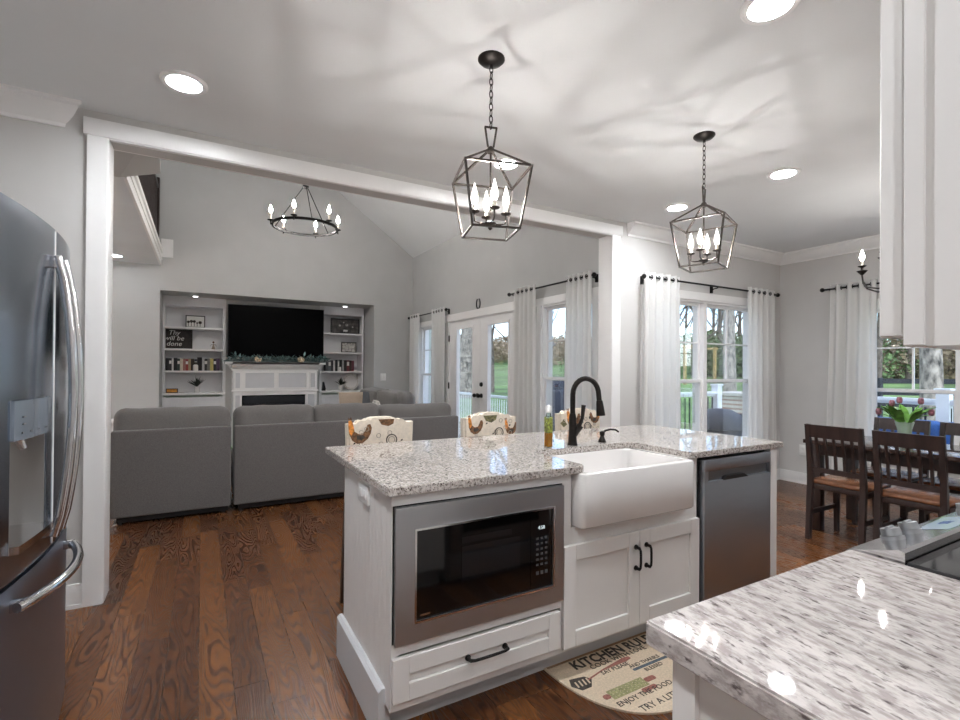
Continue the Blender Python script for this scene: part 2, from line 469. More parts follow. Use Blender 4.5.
PLASTW = mat('white_plastic', (232, 232, 230), 0.35, var=0.01)
FILAMENT = mat('candle_filament_glow', (255, 244, 226), 0.3, emit=CANDLE, emit_rgb=(255, 251, 247))
BULB2 = mat('chandelier_bulb_glow', (255, 244, 226), 0.3, emit=CHANDELIER, emit_rgb=(255, 250, 245))
LENS_FILL = mat('back_room_lens_glow', (255, 252, 248), 0.4, emit=330, emit_rgb=(247, 251, 255))
BULB3 = mat('dining_bulb_glow', (255, 244, 226), 0.3, emit=110, emit_rgb=(255, 250, 245))
LENS2 = mat('vault_lens_glow', (255, 252, 248), 0.4, emit=34, emit_rgb=(247, 251, 255))
LENS3 = mat('loft_lens_glow', (255, 252, 248), 0.4, emit=30, emit_rgb=(247, 251, 255))
LENS = mat('downlight_lens_glow', (255, 252, 248), 0.4, emit=DOWNLIGHT, emit_rgb=(247, 251, 255))
SLEEVE = mat('ivory_candle_sleeve', (225, 216, 200), 0.5, var=0.03)
CAGE = mat('lantern_gunmetal', (70, 64, 60), 0.36, 0.7, var=0.1, vscale=50)
MATCL = mat('tan_mat_cloth', (214, 196, 172), 0.9, var=0.06, vscale=120, bump=0.2, bscale=300)
MATBR = mat('brown_mat_border', (150, 120, 94), 0.9, var=0.08, vscale=120)
MATRED = mat('print_dull_red', (150, 98, 88), 0.9, var=0.15, vscale=120)
MATGRN = mat('print_sage_green', (152, 150, 108), 0.9, var=0.2, vscale=160)
MATBLU = mat('print_slate_blue', (86, 98, 108), 0.9, var=0.2, vscale=160)
LEAF = mat('leaf_green', (98, 148, 60), 0.45, var=0.25, vscale=20)
LEAFD = mat('dark_succulent_green', (48, 52, 44), 0.5, var=0.3, vscale=30)
PETAL = mat('tulip_mauve', (136, 88, 98), 0.5, var=0.3, vscale=40)
GARL = mat('blue_green_garland', (104, 128, 126), 0.7, var=0.4, vscale=50)
FLOWER = mat('cream_garland_flower', (206, 186, 160), 0.8, var=0.15, vscale=60)
DECK = mat('weathered_deck_boards', (150, 142, 134), 0.8, var=0.15, vscale=6, stretch=(1, 12, 1))
BARK = mat('grey_bark', (122, 114, 106), 0.95, var=0.5, vscale=12, stretch=(1, 1, 0.45), bump=0.8, bscale=14)
BARKD = mat('dark_bark', (96, 86, 78), 0.95, var=0.3, vscale=6)
EVERG = mat('evergreen_leaves', (88, 106, 66), 0.85, var=0.45, vscale=0.9)
SCRUB = mat('tan_scrub_twigs', (142, 126, 104), 0.9, var=0.4, vscale=1.2)
GRASS = mat('lawn_grass', (94, 118, 64), 0.95, var=0.25, vscale=0.5, bump=0.4, bscale=6)
PINE = mat('yellow_timber', (160, 134, 84), 0.7, var=0.15, vscale=5)
COVER = mat('dark_grill_cover', (54, 62, 78), 0.75, var=0.15, vscale=8, bump=0.2, bscale=20)
BLUE = mat('blue_patio_cloth', (48, 86, 142), 0.8, var=0.12, vscale=14)
SIDING = mat('pale_green_siding', (186, 192, 180), 0.7, var=0.05, vscale=4)
SHINGLE = mat('dark_roof_shingle', (70, 76, 84), 0.9, var=0.2, vscale=9)
FENCEBK = mat('black_fence_boards', (36, 36, 42), 0.7, var=0.2, vscale=5)
def brick():
    k = NT('fire_pit_brick')
    tcn = k.n('ShaderNodeTexCoord')
    mp_ = k.n('ShaderNodeMapping', {0: tcn.outputs['Object'], 'Rotation': (R(90), 0, 0)})
    br = k.n('ShaderNodeTexBrick', {'Vector': mp_.outputs[0], 'Scale': 4.5, 'Color1': lin((168, 130, 108)), 'Color2': lin((142, 112, 96)), 'Mortar': lin((196, 188, 178))})
    k.link(br.outputs[0], k.b.inputs['Base Color']); k.b.inputs['Roughness'].default_value = 0.9
    return k.m
BRICK = brick()
# ---------------------------------------------------------------- the setting
XR, XF, YG = 6.164, 3.44, 8.66          # east wall, french-door wall, far wall
m = MB(); m.box(-3.5, -3.1, -0.05, 6.3, 8.8, 0); struct(m.build('floor', FLOOR, smooth=0), 'dark stained oak plank floor')
m = MB(); m.box(-1.45, -3.1, 2.74, 6.3, 3.46, 2.86); struct(m.build('ceiling', CEIL, smooth=0), 'flat white kitchen ceiling')

# wall with the wide cased opening and the dining window
m = MB()
m.box(-3.5, 3.435, 0, -0.472, 3.585, 5.9); m.box(-0.472, 3.435, 2.6, 3.36, 3.585, 5.9)
m.box(3.36, 3.435, 0, 3.84, 3.585, 5.9); m.box(3.84, 3.435, 0, 5.66, 3.585, 0.5); m.box(3.84, 3.435, 2.07, 5.66, 3.585, 2.95)
m.box(3.84, 3.435, 2.95, 3.85, 3.585, 5.9); m.box(5.66, 3.435, 0, 6.30, 3.585, 2.95)
struct(m.build('wall_north', WALL, smooth=0), 'greige wall with the wide cased opening and dining window')
m = MB()
m.box(XR, -3.1, 0, XR + 0.14, 1.02, 2.95); m.box(XR, 2.53, 0, XR + 0.14, 3.435, 2.95)
m.box(XR, 1.02, 0, XR + 0.14, 2.53, 0.5); m.box(XR, 1.02, 2.0, XR + 0.14, 2.53, 2.95)
struct(m.build('wall_east', WALL, smooth=0), 'greige dining wall with window')
m = MB(); m.box(-1.45, -3.1, 0, -1.35, 3.435, 2.74); struct(m.build('wall_west', WALL, smooth=0))
m = MB(); m.box(-1.35, -3.1, 0, XR, -3.0, 2.74); struct(m.build('wall_south', WALL, smooth=0))
m = MB(); m.box(0.62, -0.25, 0, 2.7, -0.105, 2.74); struct(m.build('wall_range', WALL, smooth=0))
# living room
m = MB()
for y0, y1, z0, z1 in ((3.585, 3.76, 0, 3.6), (4.62, 5.08, 0, 3.6), (7.14, 7.46, 0, 3.6), (8.24, 8.8, 0, 3.6),
                       (3.76, 4.62, 0, 0.5), (3.76, 4.62, 2.06, 3.6), (5.08, 7.14, 2.07, 3.6), (7.46, 8.24, 0, 0.5), (7.46, 8.24, 2.06, 3.6)):
    m.box(XF, y0, z0, XF + 0.15, y1, z1)
struct(m.build('wall_french_doors', WALL_SHADED, smooth=0), 'grey living room wall with double glass doors and two windows')
m = MB()
m.box(-3.5, YG, 0, -0.55, YG + 0.14, 6.3); m.box(2.70, YG, 0, XF, YG + 0.14, 6.3); m.box(-0.55, YG, 2.453, 2.70, YG + 0.14, 6.3)
m.box(-0.65, YG + 0.14, 0, -0.55, 9.72, 2.6); m.box(2.70, YG + 0.14, 0, 2.80, 9.72, 2.6)
m.box(-0.55, YG + 0.14, 2.453, 2.70, 9.72, 2.6); m.box(-0.55, 9.6, 0, 2.70, 9.72, 2.453)
struct(m.build('wall_far', WALL_SHADED, smooth=0), 'gable wall with the recess for fireplace and bookcases')
m = MB(); m.box(-3.6, 3.435, 0, -3.5, 8.8, 6.3); struct(m.build('wall_living_left', WALL_SHADED, smooth=0))
m = MB()
m.prism([(3.7, 3.211), (0.0, 5.845), (-3.7, 3.211), (-3.7, 3.36), (0.0, 5.995), (3.7, 3.36)], 3.5, 8.85, 'y')
struct(m.build('ceiling_vault', CEIL, smooth=0), 'vaulted white ceiling')
m = MB()
m.box(-3.5, 4.8, 2.82, -0.56, YG, 3.05)
struct(m.build('ceiling_loft', CEIL, smooth=0), 'flat ceiling under the loft')
m = MB()
v = [(-3.5, 3.585, 2.80), (-0.25, 3.585, 2.84), (-3.5, 4.8, 2.82), (-0.58, 4.8, 2.82), (-0.31, 4.8, 2.905)]
top = [(-3.5, 3.585, 4.2), (-0.25, 3.585, 4.2), (-3.5, 4.8, 4.2), (-0.58, 4.8, 4.2), (-0.31, 4.8, 4.2)]
def V(i): return v[i] if i < 10 else top[i - 10]
for f in ((0, 1, 3, 2), (1, 4, 3), (10, 12, 13, 14, 11), (0, 2, 12, 10), (2, 3, 13, 12), (3, 4, 14, 13), (4, 1, 11, 14), (1, 0, 10, 11)):
    m.poly([V(i) for i in f])
bmesh.ops.remove_doubles(m.bm, verts=m.bm.verts, dist=1e-5)
struct(m.build('ceiling_bulkhead', WALL_SHADED, smooth=0), 'grey bulkhead over the near end of the loft')
m = MB()
m.box(-0.56, 4.8, 2.82, -0.535, YG, 2.90); m.box(-0.56, 4.8, 2.90, -0.525, YG, 2.925); m.box(-0.56, 4.8, 2.925, -0.54, YG, 3.0); m.box(-0.56, 4.8, 3.0, -0.52, YG, 3.05)
m.box(-0.54, YG - 0.02, 2.945, -0.39, YG, 3.215)
struct(m.build('trim_1', TRIM, smooth=0), 'white stepped fascia along the loft edge')

# cased opening
m = MB()
m.box(-0.56, 3.41, 0, -0.472, 3.4352, 2.6); m.box(3.36, 3.41, 0, 3.462, 3.4352, 2.6)
m.box(-0.578, 3.405, 2.595, 3.485, 3.4352, 2.69, 0.003)
m.box(-0.484, 3.412, 0, -0.464, 3.595, 2.604, 0.004); m.box(3.353, 3.412, 0, 3.376, 3.595, 2.604, 0.004); m.box(-0.464, 3.413, 2.588, 3.353, 3.445, 2.606, 0.003)
m.box(-0.56, 3.5848, 0, -0.474, 3.605, 2.6); m.box(3.362, 3.5848, 0, 3.438, 3.605, 2.6); m.box(-0.56, 3.5848, 2.602, 3.438, 3.605, 2.69)
struct(m.build('trim_2', TRIM), 'white casing of the wide opening')

CROWN = [(0, 2.615), (0.012, 2.615), (0.016, 2.632), (0.03, 2.642), (0.058, 2.668), (0.078, 2.70), (0.084, 2.715), (0.10, 2.722), (0.10, 2.7405), (0, 2.7405)]
def crown_run(m, P, a0, a1, s0=0.0, s1=0.0):
    """P maps (a, d, z) to world; s0/s1 slant the ends"""
    lo = [m.bm.verts.new(P(a0 + s0 * d, d, z)) for d, z in CROWN]; hi = [m.bm.verts.new(P(a1 + s1 * d, d, z)) for d, z in CROWN]
    n = len(CROWN); fs = [m.bm.faces.new(lo[::-1]), m.bm.faces.new(hi)]
    for i in range(n): fs.append(m.bm.faces.new((lo[i], lo[(i + 1) % n], hi[(i + 1) % n], hi[i])))
m = MB()
crown_run(m, lambda a, d, z: (a, 3.435 - d, z), -1.35, -0.668, 1, 0.95)
struct(m.build('trim_3', TRIM, smooth=25), 'crown moulding above the refrigerator')
m = MB()
crown_run(m, lambda a, d, z: (a, 3.435 - d, z), 3.566, XR, 0, -1)
crown_run(m, lambda a, d, z: (XR - d, a, z), -3.0, 3.435, 0, -1)
crown_run(m, lambda a, d, z: (-1.35 + d, a, z), -3.0, 3.435, 0, -1)
struct(m.build('trim_4', TRIM, smooth=25), 'crown moulding around the dining corner')
def baseb(m, x0, y0, x1, y1):
    m.box(x0, y0, 0, x1, y1, 0.13, 0.003)
m = MB(); baseb(m, -1.35, 3.42, -0.56, 3.435); m.box(-1.35, 3.41, 0, -0.56, 3.435, 0.02); struct(m.build('baseboard_left', TRIM))
m = MB(); baseb(m, 3.462, 3.42, XR, 3.435); m.box(3.462, 3.412, 0, XR, 3.42, 0.018); struct(m.build('baseboard_north', TRIM))
m = MB(); baseb(m, XR - 0.015, -3.0, XR, 3.42); m.box(XR - 0.023, -3.0, 0, XR - 0.015, 3.42, 0.018); struct(m.build('baseboard_east', TRIM))
m = MB(); baseb(m, 2.70, YG - 0.015, XF, YG); baseb(m, -3.5, YG - 0.015, -0.55, YG); struct(m.build('baseboard_far', TRIM))

# windows: local a = along wall, d = depth outward from the room face, z
def window(num, P, a0, a1, z0, z1, zm, zmun, nunits, label, amun=None, wall_t=0.14, muntin_v=True):
    m = MB()
    def b(a, d0, za, c, d1, zb, bev=0.0):
        p, q = P(a, d0, za), P(c, d1, zb)
        m.box(p[0], p[1], p[2], q[0], q[1], q[2], bev)
    cw, ct = 0.085, 0.02
    b(a0 - cw, -ct, z0 - 0.03, a0, 0, z1); b(a1, -ct, z0 - 0.03, a1 + cw, 0, z1); b(a0 - cw - 0.01, -ct - 0.006, z1, a1 + cw + 0.01, 0, z1 + 0.085)
    b(a0 - cw - 0.02, -0.05, z0 - 0.035, a1 + cw + 0.02, 0, z0 - 0.005, 0.004); b(a0 - cw, -ct, z0 - 0.12, a1 + cw, 0, z0 - 0.035)
    jt = 0.02
    b(a0, 0, z0, a0 + jt, wall_t, z1); b(a1 - jt, 0, z0, a1, wall_t, z1); b(a0 + jt, 0, z1 - jt, a1 - jt, wall_t, z1); b(a0 + jt, 0, z0, a1 - jt, wall_t, z0 + jt)
    mull = 0.055; W = (a1 - a0 - 2 * jt - (nunits - 1) * mull) / nunits
    panes = []
    for u in range(nunits):
        s = a0 + jt + u * (W + mull); e = s + W
        if u: b(s - mull, 0.001, z0 + jt, s, wall_t - 0.001, z1 - jt)
        r = 0.032
        for (za, zb, d) in ((zm - 0.02, z1 - jt, 0.052), (z0 + jt, zm + 0.02, 0.018)):
            b(s, d, za, s + r, d + 0.03, zb); b(e - r, d, za, e, d + 0.03, zb); b(s + r, d, zb - r, e - r, d + 0.03, zb); b(s + r, d, za, e - r, d + 0.03, za + r)
            panes.append((s + r, d + 0.015, za + r, e - r, d + 0.02, zb - r))
        b(s + r, 0.055, zmun - 0.008, e - r, 0.078, zmun + 0.008)
        if muntin_v: b((s + e) / 2 - 0.008, 0.055, zm + 0.02, (s + e) / 2 + 0.008, 0.078, z1 - jt - r)
    o = struct(m.build('window_%d' % num, TRIM, smooth=0), label)
    for (a, d, za, c, d1, zb) in panes:
        g = MB(); p, q = P(a, d, za), P(c, d1, zb); g.box(p[0], p[1], p[2], q[0], q[1], q[2]); g.build('pane', GLASS, o, smooth=0)
    return o
PN = lambda a, d, z: (a, 3.435 + d, z)
PE = lambda a, d, z: (XR + d, a, z)
PF = lambda a, d, z: (XF + d, a, z)
window(1, PN, 3.84, 5.66, 0.5, 2.07, 1.205, 1.62, 2, 'white double window on the dining wall')
window(2, PE, 1.02, 2.53, 0.5, 2.0, 1.13, 1.57, 2, 'white double window behind the dining table')
window(3, PF, 3.76, 4.62, 0.5, 2.06, 1.215, 1.65, 1, 'white window right of the glass doors')
window(4, PF, 7.46, 8.24, 0.5, 2.06, 1.215, 1.65, 1, 'white window left of the glass doors', muntin_v=False)

# french doors
m = MB()
for a, c in ((5.02, 5.10), (7.10, 7.18)): m.box(XF - 0.02, a, 0, XF, c, 2.0645)
m.box(XF - 0.026, 5.01, 2.065, XF, 7.22, 2.175); m.box(XF, 5.08, 0, XF + 0.14, 5.10, 2.065); m.box(XF, 7.10, 0, XF + 0.14, 7.12, 2.065); m.box(XF + 0.001, 5.10, 2.052, XF + 0.139, 7.10, 2.069)
struct(m.build('trim_5', TRIM, smooth=0), 'white casing of the double glass doors')
for num, (y0, y1, g0, g1) in enumerate(((6.105, 7.10, 6.32, 6.82), (5.10, 6.10, 5.35, 5.87)), 1):
    m = MB(); x0, x1 = XF + 0.01, XF + 0.055
    m.box(x0, y0, 0.01, x1, g0, 2.05); m.box(x0, g1, 0.01, x1, y1, 2.05); m.box(x0, g0, 0.01, x1, g1, 0.25); m.box(x0, g0, 1.93, x1, g1, 2.05)
    for (a, c, za, zb) in ((g0 - 0.03, g0, 0.22, 1.96), (g1, g1 + 0.03, 0.22, 1.96), (g0, g1, 0.22, 0.25), (g0, g1, 1.93, 1.96)):
        m.box(x0 - 0.01, a, za, x0, c, zb)
    d = struct(m.build('door_%d' % num, TRIM, smooth=0), 'white glazed door leaf, %s of the pair' % ('hinged by the far window' if num == 1 else 'nearer the kitchen'))
    g = MB(); g.box(x0 + 0.02, g0, 0.25, x0 + 0.026, g1, 1.93); g.build('pane', GLASS, d, smooth=0)
    if num == 1:
        for z in (1.80, 1.05, 0.25):
            g = MB(); g.box(x0 - 0.018, 7.085, z - 0.05, x0, 7.105, z + 0.05, 0.003); tag(g.build('hinge', BLACK, d), 'black hinge', None)
    kn = MB(); yk = 6.16 if num == 1 else 6.045
    kn.cyl((x0, yk, 0.94), (x0 - 0.012, yk, 0.94), 0.032); kn.cyl((x0 - 0.012, yk, 0.94), (x0 - 0.04, yk, 0.94), 0.012); kn.sphere((x0 - 0.055, yk, 0.94), 0.03)
    tag(kn.build('knob', BLACK, d), 'black round knob', None)
    if num == 2:
        kn = MB(); kn.cyl((x0, yk, 1.10), (x0 - 0.022, yk, 1.10), 0.032, 0.028); tag(kn.build('deadbolt', BLACK, d), 'black deadbolt', None)

# ---------------------------------------------------------------- recessed lights
def downlight(x, y, z, label, r=0.105, lens=None):
    t = thing('recessed_light', label, 'ceiling light', (x, y, z), 'recessed ceiling lights')
    m = MB(); m.lathe([(r, 0), (r, -0.006), (r * 0.93, -0.014), (r * 0.74, -0.012), (r * 0.70, 0)], (x, y, z), 36); m.build('trim_ring', TRIM, t)
    m = MB(); m.lathe([(r * 0.70, -0.003), (r * 0.6, -0.006), (0.0, -0.007)], (x, y, z), 32); m.build('lens', lens or LENS, t)
    return t
for x, y, lb in ((-0.09, 2.857, 'round recessed ceiling light above the opening, nearest the refrigerator'),
                 (1.81, 2.857, 'round recessed ceiling light seen through the nearer lantern pendant'),
                 (3.58, 2.87, 'round recessed ceiling light just left of the farther lantern pendant'),
                 (1.90, 1.10, 'round recessed ceiling light over the kitchen aisle at the top edge'),
                 (3.61, 1.99, 'round recessed ceiling light right of the farther lantern pendant, toward the table')):
    downlight(x, y, 2.74, lb)
for x, y, lb in ((-0.09, 1.10, 'round recessed ceiling light in front of the refrigerator'),
                 (3.7, 0.1, 'round recessed ceiling light at the range end of the dining area'),
                 (-0.09, -0.9, 'round recessed ceiling light behind the kitchen corner'), (1.9, -1.6, 'round recessed ceiling light in the back hall')):
    downlight(x, y, 2.74, lb, lens=LENS_FILL)  # unseen lights added to fill the kitchen from outside the view
downlight(-1.03, 8.2, 2.82, 'small recessed light in the low ceiling under the loft', lens=LENS3)
downlight(-2.2, 6.2, 2.82, 'recessed light deep under the loft, hidden by the casing', lens=LENS3)  # second light added to brighten the area under the loft
for x, y in ((-0.9, 4.6), (0.9, 4.6), (-0.9, 7.4), (0.9, 7.4)):
    downlight(x, y, 5.845 - 0.712 * abs(x) - 0.08, 'recessed light high in the vaulted living room ceiling, hidden behind the header', lens=LENS2)  # unseen lights added to brighten the living room

fl = thing('floor_lamp', 'floor lamp with glowing drum shade under the loft, hidden behind the opening casing', 'lamp', (-2.8, 6.2, 0))  # invented lamp, added to lift the low ceiling under the loft
m = MB(); m.lathe([(0.15, 0), (0.15, 0.02), (0.02, 0.04)], (-2.8, 6.2, 0), 24); m.build('base', BLACK, fl)
m = MB(); m.cyl((-2.8, 6.2, 0.03), (-2.8, 6.2, 1.5), 0.012); m.build('pole', BLACK, fl)
m = MB(); m.lathe([(0.22, 1.45), (0.19, 1.75), (0.17, 1.75), (0.20, 1.45)], (-2.8, 6.2, 0), 28); m.build('lamp_shade', mat('warm_lamp_shade', (250, 244, 236), 0.8, emit=17, emit_rgb=(250, 250, 252)), fl)
# ---------------------------------------------------------------- island
isl = thing('kitchen_island', 'white kitchen island base with beadboard end and shaker doors', 'kitchen island', (1.72, 1.95, 0))
m = MB()
m.box(0.599, 1.655, 0.152, 0.62, 2.248, 0.883)
m.box(1.318, 1.63, 0.13, 1.372, 2.25, 0.884); m.box(2.118, 1.63, 0.13, 2.19, 2.25, 0.884); m.box(2.80, 1.61, 0, 2.865, 2.27, 0.884)
m.box(0.60, 1.63, 0.84, 1.318, 1.65, 0.884); m.box(0.60, 1.63, 0.322, 1.318, 1.65, 0.362); m.box(0.60, 1.63, 0.13, 1.318, 1.65, 0.165); m.box(0.575, 1.63, 0.13, 0.60, 1.645, 0.884)
m.box(1.372, 1.63, 0.575, 2.118, 1.65, 0.649); m.box(1.372, 1.63, 0.13, 2.118, 1.65, 0.152)
m.box(0.601, 1.66, 0.131, 2.185, 2.249, 0.15); m.box(0.6, 2.25, 0.0, 2.80, 2.27, 0.884)
m.build('carcass', CAB, isl, smooth=0)
m = MB(); n = 14; y0, y1 = 1.645, 2.27
for i in range(n):
    a = y0 + (y1 - y0) * i / n; b = y0 + (y1 - y0) * (i + 1) / n
    m.box(0.575, a, 0.13, 0.598, b, 0.884, 0.0022, 1)
m.build('beadboard_panel', CAB, isl, smooth=0)
m = MB(); m.box(0.60, 1.745, 0, 2.19, 1.76, 0.13); m.build('toe_kick', CABK, isl, smooth=0)
m = MB(); m.prism([(0.55, 0), (0.575, 0), (0.575, 0.188), (0.562, 0.188), (0.55, 0.176)], 1.68, 2.29, 'y'); m.box(0.576, 1.70, 0, 0.6, 1.745, 0.128); m.build('baseboard', CABK, isl, smooth=0)
def shaker(mm, x0, z0, x1, z1, y, t=0.02, r=0.065, axis='y'):
    mm.box(x0, y - t, z0, x0 + r, y, z1, 0.0015, 1); mm.box(x1 - r, y - t, z0, x1, y, z1, 0.0015, 1)
    mm.box(x0 + r, y - t, z1 - r, x1 - r, y, z1, 0.0015, 1); mm.box(x0 + r, y - t, z0, x1 - r, y, z0 + r, 0.0015, 1)
    mm.box(x0 + r - 0.002, y - t + 0.011, z0 + r - 0.002, x1 - r + 0.002, y - 0.001, z1 - r + 0.002)
def pull(p0, p1, out, r=0.0055):
    p0, p1, o = Vector(p0), Vector(p1), Vector(out)
    m = MB(); d = (p1 - p0)
    m.tube([p0, p0 + o * 0.8, p0 + o + d * 0.1, p0 + o * 1.05 + d * 0.3, p0 + o * 1.05 + d * 0.7, p0 + o + d * 0.9, p1 + o * 0.8, p1], [r * 1.5, r * 1.25, r, r, r, r, r * 1.25, r * 1.5], 10)
    m.cyl(p0, p0 + o * 0.12, r * 2.1); m.cyl(p1, p1 + o * 0.12, r * 2.1)
    return m
m = MB(); shaker(m, 0.578, 0.165, 1.304, 0.318, 1.63, r=0.06); dr = m.build('drawer', CAB, isl, smooth=0)
tag(pull((0.868, 1.61, 0.25), (1.03, 1.61, 0.25), (0, -0.03, 0)).build('handle', BLACK, dr), 'black bow handle', None)
m = MB(); shaker(m, 1.322, 0.150, 1.7625, 0.578, 1.63); dl_ = m.build('door', CAB, isl, smooth=0)
tag(pull((1.738, 1.61, 0.415), (1.738, 1.61, 0.51), (0, -0.03, 0)).build('handle', BLACK, dl_), 'black bow handle', None)
m = MB(); shaker(m, 1.7665, 0.150, 2.188, 0.578, 1.63); dr_ = m.build('door', CAB, isl, smooth=0)
tag(pull((1.806, 1.61, 0.415), (1.806, 1.61, 0.51), (0, -0.03, 0)).build('handle', BLACK, dr_), 'black bow handle', None)

# worktop with the sink notch
def arc(cx, cy, r, a0, a1, n=6): return [(cx + r * math.cos(R(a0 + (a1 - a0) * i / n)), cy + r * math.sin(R(a0 + (a1 - a0) * i / n))) for i in range(n + 1)]
XL, XE, YFc, YBk = 0.552, 2.917, 1.597, 2.59
poly = arc(XL + 0.012, YFc + 0.012, 0.012, 180, 270, 3) + arc(1.428 - 0.03, YFc + 0.03, 0.03, 270, 360) + arc(1.428 + 0.035, 2.0 - 0.035, 0.035, 180, 90)[0:] \
    + arc(2.12 - 0.06, 2.0 - 0.06, 0.06, 90, 0) + arc(2.12 + 0.02, YFc + 0.02, 0.02, 180, 270, 4) + arc(XE - 0.012, YFc + 0.012, 0.012, 270, 360, 3) \
    + arc(XE - 0.012, YBk - 0.012, 0.012, 0, 90, 3) + arc(XL + 0.012, YBk - 0.012, 0.012, 90, 180, 3)
m = MB(); m.prism(poly, 0.884, 0.914)
es = [e for e in m.bm.edges if abs(e.verts[0].co.z - e.verts[1].co.z) < 1e-6]
bmesh.ops.bevel(m.bm, geom=es, offset=0.003, segments=2, affect='EDGES')
tag(m.build('island_countertop', GRAN_I), 'speckled white and brown granite slab on the kitchen island', 'countertop')

# microwave
mw = thing('microwave', 'built-in stainless microwave with black glass front in the island', 'microwave', (0.95, 1.63, 0.362))
m = MB(); x0, x1, z0, z1, y = 0.584, 1.316, 0.364, 0.838, 1.628
gx0, gx1, gz0, gz1 = 0.66, 1.26, 0.436, 0.752
def frame(mm, x0, z0, x1, z1, gx0, gz0, gx1, gz1, y0, y1, bev=0.0):
    mm.box(x0, y0, z0, gx0, y1, z1, bev); mm.box(gx1, y0, z0, x1, y1, z1, bev); mm.box(gx0, y0, gz1, gx1, y1, z1, bev); mm.box(gx0, y0, z0, gx1, y1, gz0, bev)
frame(m, x0, z0, x1, z1, gx0, gz0, gx1, gz1, 1.606, 1.6272)
m.build('trim_kit', STEEL, mw, smooth=0)
m = MB(); frame(m, gx0 - 0.007, gz0 - 0.007, gx1 + 0.007, gz1 + 0.007, gx0, gz0, gx1, gz1, 1.6035, 1.6075); m.build('bezel', CHROME, mw, smooth=0)
m = MB(); m.box(0.64, 1.66, 0.366, 1.28, 2.05, 0.78); m.box(0.5795, 1.6275, 0.3635, 1.3205, 1.6297, 0.8425); m.box(0.645, 1.629, 0.37, 1.275, 1.66, 0.775); m.build('housing', BLACKPL, mw, smooth=0)  # the thin black flange stands in for the shadow gap around the trim kit
m = MB(); m.box(gx0, 1.612, gz0, 1.15, 1.627, gz1); md = m.build('door', BLACKGL, mw, smooth=0)
m = MB(); m.box(0.84, 1.6105, 0.535, 1.10, 1.6125, 0.665); m.box(0.84, 1.6105, 0.675, 1.06, 1.6125, 0.70); m.build('window', OVENWIN, md, smooth=0)
m = MB(); m.box(0.678, 1.6105, 0.448, 0.715, 1.6122, 0.455); m.build('badge', CHROME, md, smooth=0)
m = MB(); m.box(1.152, 1.612, gz0, gx1, 1.627, gz1); cp = m.build('control_panel', BLACKGL, mw, smooth=0)
MW_TXT = mat('panel_grey_print', (70, 70, 72), 0.6, var=0.02)
DIGIT = mat('white_digits', (200, 212, 216), 0.5, emit=0.5)
RX = Matrix.Rotation(PI / 2, 4, 'X')
m = MB(); m.text('4:58', 0.02, Matrix.Translation((1.204, 1.6112, 0.674)) @ RX, 'CENTER'); m.build('display', DIGIT, cp, smooth=0)
m = MB()
for i in range(3):
    for j in range(6):
        m.box(1.178 + i * 0.022, 1.611, 0.528 + j * 0.021, 1.19 + i * 0.022, 1.6122, 0.537 + j * 0.021)
for i in range(3): m.box(1.178 + i * 0.022, 1.611, 0.492, 1.192 + i * 0.022, 1.6122, 0.506)
m.build('key_markings', MW_TXT, cp, smooth=0)

# farmhouse sink
sk = thing('farmhouse_sink', 'white fireclay apron-front sink set into the island', 'sink', (1.74, 1.8, 0.655))
sx0, sx1, sy0, sy1, sz0, sz1 = 1.384, 2.108, 1.572, 2.02, 0.650, 0.882
def rrect(x0, y0, x1, y1, r, n=6):
    return arc(x1 - r, y1 - r, r, 0, 90, n) + arc(x0 + r, y1 - r, r, 90, 180, n) + arc(x0 + r, y0 + r, r, 180, 270, n) + arc(x1 - r, y0 + r, r, 270, 360, n)
m = MB()
out_ = rrect(sx0, sy0, sx1, sy1, 0.028); inn = rrect(sx0 + 0.028, sy0 + 0.028, sx1 - 0.028, sy1 - 0.028, 0.05); fl = rrect(sx0 + 0.045, sy0 + 0.045, sx1 - 0.045, sy1 - 0.045, 0.05)
out2 = rrect(sx0 + 0.005, sy0 + 0.005, sx1 - 0.005, sy1 - 0.005, 0.026); inn2 = rrect(sx0 + 0.023, sy0 + 0.023, sx1 - 0.023, sy1 - 0.023, 0.05)
out0 = rrect(sx0 + 0.008, sy0 + 0.008, sx1 - 0.008, sy1 - 0.008, 0.022)
rings = [[(p, sz0) for p in out0], [(p, sz0 + 0.008) for p in out_], [(p, sz1 - 0.006) for p in out_], [(p, sz1) for p in out2], [(p, sz1) for p in inn2], [(p, sz1 - 0.008) for p in inn], [(p, 0.71) for p in inn], [(p, 0.69) for p in fl]]
rv = [[m.bm.verts.new((p[0], p[1], z)) for p, z in r_] for r_ in rings]
for A, B in zip(rv, rv[1:]):
    for i in range(len(A)): m.bm.faces.new((A[i], A[(i + 1) % len(A)], B[(i + 1) % len(A)], B[i]))
m.bm.faces.new(rv[0][::-1]); m.bm.faces.new(rv[-1])
m.build('basin', PORC, sk, smooth=50)
m = MB(); m.lathe([(0.045, 0), (0.045, 0.004), (0.02, 0.002), (0.0, 0.001)], (1.74, 1.83, 0.69)); m.build('drain', CHROME, sk)
m = MB(); m.cyl((1.47, 1.99, 0.845), (1.47, 1.985, 0.845), 0.006); m.build('overflow_hole', CHROME, sk)

